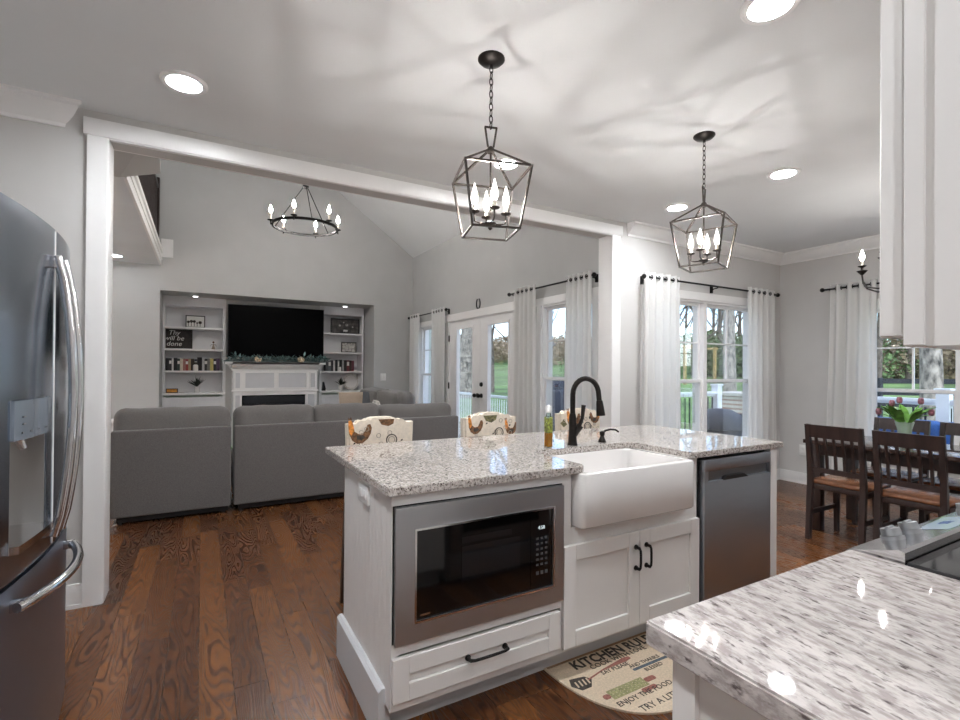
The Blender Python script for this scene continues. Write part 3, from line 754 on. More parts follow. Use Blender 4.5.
# dishwasher
dw = thing('dishwasher', 'stainless dishwasher with pocket handle at the right end of the island', 'dishwasher', (2.5, 1.9, 0.1))
m = MB(); m.box(2.205, 1.64, 0.105, 2.795, 2.2, 0.872); m.build('tub', BLACKPL, dw, smooth=0)
m = MB(); xa, xb, ya = 2.212, 2.790, 1.60
m.box(xa, ya, 0.115, xb, 1.64, 0.755, 0.004); m.box(xa, ya, 0.808, xb, 1.64, 0.868, 0.004); m.box(xa, ya, 0.75, xa + 0.03, 1.64, 0.812); m.box(xb - 0.012, ya, 0.75, xb, 1.64, 0.812)
dd = m.build('door', DWSTEEL, dw)
m = MB()
m.prism([(2.242, 0.755), (2.35, 0.755), (2.39, 0.77), (2.55, 0.77), (2.59, 0.755), (2.778, 0.755), (2.778, 0.808), (2.242, 0.808)], 1.618, 1.636, 'y')
m.build('handle_pocket', STEEL_SHADED, dd, smooth=0)  # door steel darkened to paint in the shade of the pocket
m = MB(); m.prism([(2.36, 0.752), (2.40, 0.772), (2.54, 0.772), (2.58, 0.752)], 1.6, 1.617, 'y'); m.build('handle_grip', BLACKPL, dd, smooth=0)
m = MB(); m.box(2.205, 1.66, 0.0, 2.795, 1.68, 0.105); m.build('kick_plate', BLACKPL, dw, smooth=0)

# outlet on the beadboard end
ol = thing('outlet', 'white double outlet plate on the beadboard end of the island', 'outlet', (0.575, 1.94, 0.82))
m = MB(); m.box(0.564, 1.88, 0.783, 0.575, 2.005, 0.858, 0.003); m.build('plate', PLASTW, ol)
for y_ in (1.915, 1.97):
    m = MB(); m.box(0.5615, y_ - 0.018, 0.803, 0.565, y_ + 0.018, 0.838, 0.001); m.build('socket', PLASTW, ol)

# faucet
fa = thing('faucet', 'dark bronze pull-down kitchen faucet behind the sink', 'faucet', (1.715, 2.06, 0.914))
fx, fy = 1.742, 2.06
m = MB(); m.lathe([(0.028, 0), (0.028, 0.006), (0.024, 0.014), (0.021, 0.06), (0.0195, 0.15), (0.016, 0.17)], (fx, fy, 0.914), 20); m.build('base', BRONZE, fa)
m = MB(); pts = [(fx, fy, 1.06), (fx, fy, 1.17)]
for i in range(13):
    a = PI - PI * i / 12 * 1.0
    pts.append((fx + (0.062 + 0.062 * math.cos(a)) * 0.92, fy - (0.062 + 0.062 * math.cos(a)) * 0.62, 1.185 + 0.088 * math.sin(a)))
ex, ey, ez = pts[-1]
pts.append((ex + 0.003, ey - 0.002, 1.15)); m.tube(pts, 0.0138, 14); m.build('spout', BRONZE, fa)
m = MB(); m.tube([(ex + 0.003, ey - 0.002, 1.155), (ex + 0.005, ey - 0.003, 1.135), (ex + 0.010, ey - 0.006, 1.075)], [0.0165, 0.019, 0.024], 14); m.build('spray_head', BRONZE, fa)
m = MB(); m.tube([(fx, fy, 0.955), (fx + 0.036, fy - 0.02, 1.02)], [0.016, 0.02], 12); m.tube([(fx + 0.03, fy - 0.018, 1.015), (fx + 0.045, fy - 0.026, 1.06), (fx + 0.05, fy - 0.03, 1.13)], [0.0115, 0.0095, 0.0125], 10); m.build('lever', BRONZE, fa)
sd = thing('soap_dispenser', 'small dark bronze soap dispenser right of the faucet', 'soap dispenser', (1.965, 2.07, 0.914))
m = MB(); m.lathe([(0.022, 0), (0.022, 0.006), (0.014, 0.025), (0.010, 0.035), (0.014, 0.042), (0.015, 0.058), (0.006, 0.064)], (1.965, 2.07, 0.914), 18); m.build('pump_base', BRONZE, sd)
m = MB(); m.tube([(1.965, 2.07, 0.962), (1.98, 2.062, 0.978), (2.005, 2.048, 0.986), (2.03, 2.034, 0.984), (2.046, 2.025, 0.972)], 0.0055, 8); m.build('nozzle', BRONZE, sd)
ob = thing('oil_bottle', 'slim square glass bottle of orange oil with white cap beside the faucet', 'bottle', (1.545, 2.05, 0.914))
OILG = mat('amber_oil', (226, 150, 44), 0.15, var=0.12, vscale=30)
bx, by = 1.572, 2.05
m = MB(); m.box(bx - 0.0165, by - 0.0165, 0.914, bx + 0.0165, by + 0.0165, 1.075, 0.004); m.tube([(bx, by, 1.075), (bx, by, 1.085), (bx, by, 1.105)], [0.016, 0.012, 0.011], 14); m.build('glass_body', VASEGLASS, ob)
m = MB(); m.box(bx - 0.014, by - 0.014, 0.92, bx + 0.014, by + 0.014, 0.99, 0.003); m.build('oil', OILG, ob)
m = MB(); m.box(bx - 0.014, by - 0.014, 0.991, bx + 0.014, by + 0.014, 1.066, 0.003); m.build('herb_filling', mat('yellow_green_herbs', (226, 200, 92), 0.6, var=0.5, vscale=90), ob)
m = MB(); m.lathe([(0.0125, 0), (0.017, 0.006), (0.016, 0.03), (0.01, 0.04), (0.0, 0.042)], (bx, by, 1.095), 16); m.build('cap', PLASTW, ob)

# ---------------------------------------------------------------- printed mat in front of the sink
def mat_poly():
    pts = [(1.32, 1.742)]; cx, a, D = 1.705, 0.385, 0.462
    for i in range(1, 40):
        t = PI * i / 40
        pts.append((cx - a * math.copysign(abs(math.cos(t)) ** 0.82, math.cos(t)), 1.742 - D * math.sin(t) ** 0.82))
    pts.append((2.09, 1.742)); return pts
mp_ = mat_poly()
km = thing('kitchen_mat', 'half-round tan kitchen mat with printed cooking rules on the floor', 'mat', (1.705, 1.55, 0))
m = MB(); m.prism(mp_, 0.0, 0.008); m.build('cloth', MATCL, km)
m = MB(); m.box(1.33, 1.728, 0.0075, 2.08, 1.7405, 0.0088); m.build('border', MATBR, km, smooth=0)
m = MB(); m.text('KITCHEN RULES', 0.08, Matrix.Translation((1.434, 1.665, 0.0086)) @ Matrix.Diagonal((0.90, 1, 1, 1)), bold=0.0022)
for t, sz, x, y_ in (('COOK WITH LOVE', 0.038, 1.50, 1.632), ('SAY PLEASE', 0.030, 1.515, 1.581), ('AND THANKS', 0.028, 1.655, 1.556), ('BLESSED', 0.028, 1.70, 1.508),
                     ('ENJOY THE FOOD', 0.036, 1.43, 1.398), ('TRY A LITTLE', 0.042, 1.49, 1.335)):
    m.text(t, sz * 1.04, Matrix.Translation((x, y_, 0.0086)))
m.build('lettering', INK_K, km, smooth=0)
m = MB()
for w_ in range(1): m.prism([(1.455, 1.590), (1.46, 1.583), (1.56, 1.605), (1.70, 1.605), (1.735, 1.612), (1.735, 1.628), (1.70, 1.632), (1.56, 1.612)], 0.0078, 0.0088)
m.mi = 1; m.prism([(1.365, 1.585), (1.385, 1.625), (1.455, 1.612), (1.475, 1.585), (1.44, 1.545), (1.39, 1.545)], 0.0078, 0.0087)
m.mi = 2
for i in range(4): m.prism([(1.385 + i * 0.02, 1.565), (1.392 + i * 0.02, 1.60), (1.40 + i * 0.02, 1.60), (1.393 + i * 0.02, 1.565)], 0.0086, 0.009)
for v in m.bm.verts: v.co.x -= 0.022
m.build('printed_spatula', [MATRED, INK_K, MATCL], km, smooth=0)
m = MB(); m.prism([(1.462, 1.452), (1.66, 1.452), (1.66, 1.505), (1.462, 1.505)], 0.0078, 0.0088)
m.mi = 1; m.prism(rrect(1.428, 1.466, 1.462, 1.492, 0.01, 3), 0.0078, 0.0088); m.prism(rrect(1.66, 1.466, 1.72, 1.492, 0.01, 3), 0.0078, 0.0088); m.prism(rrect(1.60, 1.425, 1.68, 1.447, 0.008, 3), 0.0078, 0.0086)
m.mi = 2
for i in range(9):
    for j in range(3): m.prism([(1.475 + i * 0.021, 1.461 + j * 0.016), (1.481 + i * 0.021, 1.461 + j * 0.016), (1.478 + i * 0.021, 1.466 + j * 0.016)], 0.0086, 0.009)
for v in m.bm.verts: v.co.x -= 0.018; v.co.y -= 0.012
m.build('printed_rolling_pin', [MATGRN, MATRED, MATCL], km, smooth=0)
m = MB(); m.prism(rrect(1.655, 1.535, 1.87, 1.55, 0.005, 3), 0.0078, 0.0088); m.build('printed_knife', MATBLU, km, smooth=0)

# ---------------------------------------------------------------- refrigerator
FX0, FYC, FK = -0.431, 2.13, 0.215
def fxs(y): return FX0 - FK * (y - FYC) ** 2
fr = thing('refrigerator', 'stainless french-door refrigerator with water dispenser and bottom freezer drawer', 'refrigerator', (-0.85, 2.13, 0))
m = MB(); m.box(-1.28, 1.685, 0.02, -0.545, 2.575, 1.755, 0.006); m.build('cabinet', mat('grey_fridge_case', (96, 98, 102), 0.4, 0.6, var=0.04), fr)
m = MB(); m.box(-0.62, 1.70, 0.0, -0.53, 2.56, 0.05); m.build('grille', BLACKPL, fr, smooth=0)
def fdoor(name, y0, y1, z0, z1, par, hole=None, sm=None):
    m = MB()
    ys = [y0 + (y1 - y0) * i / 12 for i in range(13)]
    rr = 0.012
    poly = [(-0.54, y0), (fxs(y0) - rr, y0), (fxs(y0) - rr * 0.3, y0 + rr * 0.3)] + [(fxs(y_), y_) for y_ in ys if y0 + rr <= y_ <= y1 - rr] + [(fxs(y1) - rr * 0.3, y1 - rr * 0.3), (fxs(y1) - rr, y1), (-0.54, y1)]
    if hole is None:
        m.prism(poly, z0, z1)
    else:
        ha, hb, hz0, hz1 = hole
        def clip(a, b):
            yy = [y_ for y_ in ys if a + 0.004 < y_ < b - 0.004]
            return [(-0.54, a)] + [(fxs(a), a)] + [(fxs(y_), y_) for y_ in yy] + [(fxs(b), b), (-0.54, b)]
        m.prism(clip(y0, y1), z0, hz0); m.prism(clip(y0, y1), hz1, z1); m.prism(clip(y0, ha), hz0, hz1); m.prism(clip(hb, y1), hz0, hz1)
    return m.build(name, sm or STEEL_F, par, smooth=30)
HOLE = (1.80, 2.06, 0.80, 1.225)
ld = fdoor('door', 1.68, 2.127, 0.725, 1.775, fr, HOLE)
rd = fdoor('door', 2.133, 2.58, 0.725, 1.775, fr)
m = MB(); m.box(-0.538, 2.1272, 0.73, -0.4285, 2.1328, 1.77); m.build('door_gasket', PLASTW, rd, smooth=0)  # white gasket strip set proud, standing in for the seam's bright reflection
fz = fdoor('freezer_drawer', 1.68, 2.58, 0.055, 0.712, fr, sm=STEEL_Z)
ha, hb, hz0, hz1 = HOLE
m = MB(); m.box(-0.535, ha, hz0, -0.525, hb, hz1); m.box(-0.525, ha, hz0, -0.455, ha + 0.006, hz1); m.box(-0.525, hb - 0.006, hz0, -0.437, hb, hz1); m.build('dispenser_recess', STEEL_V, ld, smooth=0)
m = MB()
poly = [(-0.53, ha + 0.003), (fxs(ha) + 0.008, ha + 0.003)] + [(fxs(y_) + 0.014, y_) for y_ in (1.84, 1.88, 1.92, 1.96, 2.0, 2.04)] + [(fxs(hb) + 0.008, hb - 0.003), (-0.53, hb - 0.003)]
m.prism(poly, 1.112, 1.222); pn = m.build('dispenser_panel', mat('blue_grey_panel', (150, 160, 172), 0.2, 0.6, var=0.03), ld)
m = MB()
for y_ in (1.83, 1.88, 1.93, 1.99): m.box(fxs(y_) + 0.0125, y_, 1.13, fxs(y_) + 0.0155, y_ + 0.03, 1.134)
for z in (1.155, 1.175): m.box(fxs(1.84) + 0.0125, 1.83, z, fxs(1.84) + 0.0155, 1.86, z + 0.003)
m.build('panel_markings', MW_TXT, pn, smooth=0)
m = MB(); m.tube([(-0.465, 1.93, 1.112), (-0.465, 1.93, 1.095), (-0.457, 1.93, 1.075)], [0.014, 0.012, 0.008], 10); m.build('water_spout', CHROME, ld)
m = MB(); poly = [(-0.53, ha + 0.004)] + [(fxs(y_) + 0.02, y_) for y_ in (ha + 0.004, 1.85, 1.9, 1.95, 2.0, hb - 0.004)] + [(-0.53, hb - 0.004)]
m.prism(poly, 0.80, 0.822); m.build('drip_tray', CHROME, ld)
def bowed(y, side=1):
    pts = []
    for i in range(15):
        t = i / 14; z = 0.765 + (1.68 - 0.765) * t
        pts.append((fxs(y) + 0.014 + 0.046 * math.sin(PI * t) ** 0.7, y, z))
    return pts
for par, y, nm in ((ld, 2.087, 'handle'), (rd, 2.172, 'handle')):
    m = MB(); m.tube(bowed(y), 0.0135, 12)
    for z in (0.785, 1.66): m.box(fxs(y) - 0.003, y - 0.012, z - 0.02, fxs(y) + 0.02, y + 0.012, z + 0.02, 0.003)
    m.build(nm, CHROME, par)
m = MB(); pts = []
for i in range(17):
    t = i / 16; y = 1.80 + (2.37 - 1.80) * t
    pts.append((fxs(y) + 0.018 + 0.05 * math.sin(PI * t) ** 0.75, y, 0.655))
m.tube(pts, 0.0145, 12)
for y in (1.82, 2.355): m.box(fxs(y) - 0.003, y - 0.014, 0.64, fxs(y) + 0.03, y + 0.014, 0.67, 0.003)
m.build('handle', CHROME, fz)

# ---------------------------------------------------------------- near counter, range, wall cabinet
cb = thing('base_cabinet', 'white base cabinet with recessed side panel under the near granite counter', 'cabinet', (0.96, 0.2, 0))
m = MB(); m.box(0.668, -0.10, 0.10, 1.285, 0.52, 0.874); m.box(0.67, -0.10, 0, 1.285, 0.46, 0.10); m.build('body', CAB, cb, smooth=0)
m = MB()
m.box(0.65, 0.485, 0.0, 0.668, 0.525, 0.874); m.box(0.65, -0.10, 0.0, 0.668, -0.04, 0.874)
m.box(0.660, -0.04, 0.0, 0.668, 0.485, 0.874)
m.build('side_panel', CAB, cb, smooth=0)
for x0, x1 in ((0.675, 0.978), (0.982, 1.283)):
    m = MB()
    m.box(x0, 0.52, 0.12, x1, 0.54, 0.86, 0.002); m.build('door', CAB, cb, smooth=0)
m = MB(); m.prism([(0.632, -0.105), (1.297, -0.105), (1.297, 0.566), (0.632, 0.566)], 0.874, 0.914)
bmesh.ops.bevel(m.bm, geom=[e for e in m.bm.edges], offset=0.004, segments=2, affect='EDGES')
tag(m.build('granite_countertop', GRAN_C), 'pale granite slab with grey streaks in the near right corner', 'countertop')

rg = thing('range', 'slide-in stainless range with front control panel beside the near counter', 'range', (1.69, 0.23, 0))
rx0, rx1 = 1.302, 2.064
m = MB(); m.box(rx0, -0.09, 0.03, rx1, 0.53, 0.905); m.build('body', STEEL, rg, smooth=0)
m = MB(); m.box(rx0 + 0.01, 0.53, 0.2, rx1 - 0.01, 0.56, 0.798, 0.004); od = m.build('oven_door', STEEL, rg)
m = MB(); m.box(rx0 + 0.1, 0.558, 0.32, rx1 - 0.1, 0.564, 0.64); m.build('window', BLACKGL, od, smooth=0)
m = MB(); m.tube([(rx0 + 0.06, 0.56, 0.75), (rx0 + 0.06, 0.605, 0.75), (rx1 - 0.06, 0.605, 0.75), (rx1 - 0.06, 0.56, 0.75)], 0.012, 10); m.build('handle', CHROME, od)
m = MB(); m.box(rx0 + 0.01, 0.53, 0.05, rx1 - 0.01, 0.555, 0.19, 0.004); m.build('storage_drawer', STEEL, rg)
m = MB(); m.box(rx0 + 0.004, -0.088, 0.905, rx1 - 0.004, 0.462, 0.917, 0.002); m.build('cooktop', mat('grey_glass_cooktop', (58, 58, 60), 0.07, var=0.02, spec=0.7), rg, smooth=0)
m = MB()
m.prism([(0.464, 0.90), (0.464, 0.936), (0.472, 0.94), (0.572, 0.910), (0.578, 0.895), (0.578, 0.80), (0.53, 0.80)], rx0, rx1, 'x'); cpn = m.build('control_panel', CHROME, rg, smooth=0)
def slope_pt(x, t, up=0.0):
    y, z = 0.472 + 0.1 * t, 0.94 - 0.03 * t
    L = math.hypot(0.1, 0.03); return Vector((x, y + up * 0.03 / L, z + up * 0.1 / L))
NRM = Vector((0, 0.03, 0.1)).normalized()
SL = Matrix(((-1, 0, 0, 0), (0, -0.1 / math.hypot(.1, .03), NRM.y, 0), (0, 0.03 / math.hypot(.1, .03), NRM.z, 0), (0, 0, 0, 1)))
m = MB()
a, b, c, d = slope_pt(rx0 + 0.29, 0.74, 0.0006), slope_pt(rx1 - 0.24, 0.90, 0.0006), slope_pt(rx1 - 0.24, 0.10, 0.0006), slope_pt(rx0 + 0.29, 0.10, 0.0006)
m.poly([a, b, c, d]); m.poly([p - NRM * 0.001 for p in (d, c, b, a)])
dp = m.build('display', mat('pale_blue_display_glass', (176, 190, 206), 0.08, var=0.02, spec=0.8), cpn, smooth=0)
m = MB(); m.text('4:15', 0.035, Matrix.Translation(slope_pt(rx0 + 0.44, 0.62, 0.0012)) @ SL); m.build('digits', mat('blue_digits', (60, 90, 140), 0.4, var=0.02), dp, smooth=0)
for x, t in ((rx0 + 0.145, 0.66), (rx0 + 0.24, 0.66), (rx1 - 0.15, 0.66), (rx1 - 0.055, 0.66)):
    m = MB(); p = slope_pt(x, t)
    m.cyl(p, p + NRM * 0.009, 0.024, 0.024, 24); m.cyl(p + NRM * 0.010, p + NRM * 0.026, 0.021, 0.0195, 24)
    m.tube([p + NRM * 0.026 + Vector((-0.016, 0, 0)), p + NRM * 0.026 + Vector((0.016, 0, 0))], 0.005, 6); m.build('knob', STEEL, cpn)

uc = thing('wall_cabinet', 'white wall cabinet hanging at the right edge above the near counter', 'wall cabinet', (0.92, 0.06, 1.346))
m = MB(); m.box(0.60, -0.104, 1.346, 1.24, 0.214, 2.40); m.box(0.60, -0.104, 2.40, 1.24, 0.214, 2.74)
m.build('body', CAB, uc, smooth=0)
m = MB(); m.box(0.595, 0.198, 1.3465, 0.60, 0.214, 2.735, 0.001); m.box(0.593, -0.104, 1.3465, 0.60, -0.05, 2.735, 0.001); m.build('side_stile', CAB, uc, smooth=0)
for x0, x1 in ((0.602, 0.919), (0.923, 1.24)):
    m = MB(); shaker(m, x0, 1.356, x1, 2.42, 0.2365); m.build('door', CAB, uc, smooth=0)
# ---------------------------------------------------------------- lantern pendants
def flame_bulb(m, c, r=0.0155, h=0.075):
    m.lathe([(r * 0.55, 0), (r * 0.9, h * 0.14), (r, h * 0.30), (r * 0.85, h * 0.48), (r * 0.5, h * 0.70), (r * 0.2, h * 0.90), (0.0, h)], c, 10)
def chain(m, x, y, z0, z1, link=0.036, r=0.0022):
    n = max(1, int((z1 - z0) / (link * 0.78)))
    for i in range(n):
        zc = z0 + (z1 - z0) * (i + 0.5) / n; L = (z1 - z0) / n * 0.64; a = i % 2
        pts = []
        for k in range(12):
            t = 2 * PI * k / 12; u = 0.0085 * math.cos(t); w = L * math.sin(t)
            pts.append((x + (u if a else 0), y + (0 if a else u), zc + w))
        m.tube(pts, r, 6, closed=True)
def lantern(x, y, rot, label):
    t = thing('lantern_pendant', label, 'pendant light', (x, y, 2.74), 'lantern pendants over the island')
    m = MB(); m.lathe([(0.062, 0), (0.062, -0.006), (0.05, -0.018), (0.02, -0.026), (0.008, -0.03), (0.008, -0.04)], (x, y, 2.74), 28); m.build('canopy', BRONZE, t)
    m = MB(); chain(m, x, y, 2.42, 2.705); m.build('chain', BRONZE, t)
    at, ab, zt, zb, zh = 0.148, 0.107, 2.208, 1.942, 2.318
    def cor(a, z): return [Vector((x + a * 2 ** .5 * math.cos(rot + PI / 4 + i * PI / 2), y + a * 2 ** .5 * math.sin(rot + PI / 4 + i * PI / 2), z)) for i in range(4)]
    T, B = cor(at, zt), cor(ab, zb)
    m = MB(); w = 0.0085
    for i in range(4):
        m.bar(T[i], T[(i + 1) % 4], w); m.bar(B[i], B[(i + 1) % 4], w); m.bar(T[i], B[i], w); m.bar(T[i], Vector((x, y, zh)) + (T[i] - Vector((x, y, zt))) * 0.08, w)
        m.box(T[i].x - w / 2, T[i].y - w / 2, T[i].z - w / 2, T[i].x + w / 2, T[i].y + w / 2, T[i].z + w / 2); m.box(B[i].x - w / 2, B[i].y - w / 2, B[i].z - w / 2, B[i].x + w / 2, B[i].y + w / 2, B[i].z + w / 2)
    m.build('cage', CAGE, t, smooth=0)
    m = MB(); c, s = math.cos(rot), math.sin(rot); D = lambda u, z: (x + u * c, y + u * s, z)
    m.bar(D(-0.013, 2.335), D(-0.027, 2.425), 0.007); m.bar(D(0.013, 2.335), D(0.027, 2.425), 0.007); m.bar(D(-0.03, 2.425), D(0.03, 2.425), 0.007); m.build('hanger_loop', CAGE, t, smooth=0)
    m = MB(); m.lathe([(0.016, 0), (0.02, 0.008), (0.014, 0.024), (0.006, 0.03)], (x, y, zh - 0.01), 16); m.build('hub', CAGE, t)
    m = MB(); m.cyl((x, y, 1.985), (x, y, zh), 0.0045, n=8); m.lathe([(0.004, -0.02), (0.011, -0.012), (0.008, 0), (0.026, 0.004), (0.028, 0.012), (0.012, 0.02)], (x, y, 1.975), 18); m.build('stem', CAGE, t)
    for i in range(4):
        a = rot + i * PI / 2; cx, cy = x + 0.074 * math.cos(a), y + 0.074 * math.sin(a)
        m = MB(); m.tube([(x + 0.015 * math.cos(a), y + 0.015 * math.sin(a), 1.984), (x + 0.05 * math.cos(a), y + 0.05 * math.sin(a), 1.984), (cx, cy, 1.992), (cx, cy, 2.03)], 0.004, 8)
        m.lathe([(0.004, -0.004), (0.022, 0.002), (0.024, 0.006), (0.008, 0.004)], (cx, cy, 2.03), 16); ar = m.build('candle_arm', CAGE, t)
        m = MB(); m.lathe([(0.0085, 0), (0.0085, 0.035), (0.007, 0.037)], (cx, cy, 2.033), 14); m.build('candle_sleeve', SLEEVE, ar)
        m = MB(); flame_bulb(m, (cx, cy, 2.067), 0.0165, 0.098); bb = m.build('candle_bulb', BULB, ar)
        m = MB(); m.lathe([(0.002, 0), (0.0042, 0.007), (0.002, 0.014)], (cx, cy, 2.095), 8); m.build('filament', FILAMENT, bb)
    return t
lantern(1.14, 1.93, R(-16.2), 'black cage lantern pendant nearer the big opening, hanging over the microwave end')
lantern(2.628, 1.915, R(20.8), 'black cage lantern pendant hanging over the dishwasher end, in front of the dining window')

# ---------------------------------------------------------------- wagon-wheel chandelier in the living room
lx, ly, lz = 1.055, 6.1, 2.99
ch = thing('ring_chandelier', 'black ring chandelier with six lit candles in the living room', 'chandelier', (lx, ly, lz))
m = MB(); prof = []
n = 48; ro, ri, hh = 0.372, 0.354, 0.028
vs = [[m.bm.verts.new((lx + r * math.cos(2 * PI * k / n), ly + r * math.sin(2 * PI * k / n), lz + z)) for r, z in ((ro, -hh / 2), (ro, hh / 2), (ri, hh / 2), (ri, -hh / 2))] for k in range(n)]
for k in range(n):
    for j in range(4): m.bm.faces.new((vs[k][j], vs[k][(j + 1) % 4], vs[(k + 1) % n][(j + 1) % 4], vs[(k + 1) % n][j]))
m.build('ring', BLACK, ch)
for i in range(3):
    a = 0.55 + i * 2 * PI / 3
    m = MB(); m.cyl((lx + 0.362 * math.cos(a), ly + 0.362 * math.sin(a), lz), (lx + 0.025 * math.cos(a), ly + 0.025 * math.sin(a), 3.47), 0.0055, n=8); m.build('rod', BLACK, ch)
m = MB(); m.lathe([(0.02, -0.03), (0.034, -0.02), (0.034, 0.01), (0.01, 0.03)], (lx, ly, 3.48), 16); m.build('hub', BLACK, ch)
m = MB(); chain(m, lx, ly, 3.5, 5.06, 0.06, 0.004); m.lathe([(0.065, 0.03), (0.06, 0), (0.01, -0.015)], (lx, ly, 5.07), 20); m.build('chain', BLACK, ch)
for i in range(6):
    a = 0.03 + i * PI / 3; cx, cy = lx + 0.384 * math.cos(a), ly + 0.384 * math.sin(a)
    m = MB(); m.lathe([(0.006, -0.03), (0.006, 0.012), (0.034, 0.02), (0.036, 0.026), (0.01, 0.024)], (cx, cy, lz), 16); m.tube([(cx, cy, lz - 0.02), (lx + 0.362 * math.cos(a), ly + 0.362 * math.sin(a), lz - 0.01)], 0.006, 6); cu = m.build('candle_cup', BLACK, ch)
    m = MB(); m.lathe([(0.012, 0), (0.012, 0.085), (0.009, 0.088)], (cx, cy, lz + 0.022), 12); m.build('candle_sleeve', SLEEVE, cu)
    m = MB(); flame_bulb(m, (cx, cy, lz + 0.11), 0.019, 0.085); m.build('candle_bulb', BULB2, cu)

# dining chandelier, mostly behind the wall cabinet
dx, dy = 4.66, 1.49
dc = thing('arm_chandelier', 'bronze curved-arm chandelier over the dining table, half behind the wall cabinet', 'chandelier', (dx, dy, 2.05))
m = MB(); m.lathe([(0.006, -0.16), (0.02, -0.14), (0.012, -0.11), (0.035, -0.07), (0.04, -0.03), (0.016, 0.02), (0.014, 0.22), (0.026, 0.25), (0.008, 0.29)], (dx, dy, 2.05), 18); m.build('stem', BRONZE, dc)
m = MB(); chain(m, dx, dy, 2.33, 2.71); m.lathe([(0.06, 0), (0.055, -0.012), (0.01, -0.03)], (dx, dy, 2.74), 20); m.build('chain', BRONZE, dc)
for i in range(5):
    a = PI / 2 + i * 2 * PI / 5; ca, sa = math.cos(a), math.sin(a)
    m = MB()
    for up in (0, 0.028):
        pts = [(dx + r * ca, dy + r * sa, z + (up if r < 0.4 else up * 0.4)) for r, z in ((0.02, 2.0), (0.12, 1.965), (0.25, 1.945), (0.35, 1.955), (0.42, 1.99), (0.448, 2.04), (0.455, 2.10))]
        m.tube(pts, 0.006, 8)
    cx, cy = dx + 0.455 * ca, dy + 0.455 * sa
    m.lathe([(0.008, -0.03), (0.035, 0.0), (0.037, 0.004), (0.01, 0.012), (0.01, 0.03), (0.028, 0.04), (0.03, 0.044), (0.01, 0.046)], (cx, cy, 2.135), 16)
    ar = m.build('curved_arm', BRONZE, dc)
    m = MB(); m.lathe([(0.01, 0), (0.01, 0.05), (0.008, 0.052)], (cx, cy, 2.175), 12); m.build('candle_sleeve', SLEEVE, ar)
    m = MB(); flame_bulb(m, (cx, cy, 2.226), 0.017, 0.085); m.build('candle_bulb', BULB3, ar)

# ---------------------------------------------------------------- counter chairs with rooster print
def rooster(cx, cz, s, flip=1):
    """list of (material index, polygon) in x-z"""
    def T(pts): return [(cx + flip * s * p[0], cz + s * p[1]) for p in pts]
    body = [(-0.30, 0.30), (-0.20, 0.12), (-0.05, 0.02), (0.12, 0.05), (0.20, 0.18), (0.26, 0.34), (0.36, 0.36), (0.42, 0.22), (0.38, 0.02), (0.28, -0.16), (0.10, -0.30), (-0.10, -0.32), (-0.28, -0.20), (-0.38, 0.02), (-0.40, 0.22)]
    neck = [(-0.42, 0.48), (-0.32, 0.52), (-0.26, 0.40), (-0.20, 0.14), (-0.30, -0.02), (-0.38, 0.06), (-0.41, 0.26)]
    comb = [(-0.44, 0.52), (-0.42, 0.62), (-0.37, 0.56), (-0.33, 0.64), (-0.29, 0.52)]
    wing = [(-0.12, -0.02), (0.10, -0.02), (0.20, -0.10), (0.06, -0.20), (-0.12, -0.16)]
    l1 = [(-0.04, -0.30), (-0.02, -0.30), (-0.02, -0.48), (-0.04, -0.48)]; l2 = [(0.06, -0.29), (0.08, -0.29), (0.08, -0.47), (0.06, -0.47)]
    return [(1, T(body)), (2, T(neck)), (1, T(comb)), (3, T(wing)), (3, T(l1)), (3, T(l2))]
def ringpoly(cx, cz, r0, r1, n=16, part=1.0):
    o = [(cx + r0 * math.cos(2 * PI * part * k / n), cz + r0 * math.sin(2 * PI * part * k / n)) for k in range(n + 1)]
    i_ = [(cx + r1 * math.cos(2 * PI * part * k / n), cz + r1 * math.sin(2 * PI * part * k / n)) for k in range(n + 1)]
    return [o[k:k + 2] + i_[k:k + 2][::-1] for k in range(n)]
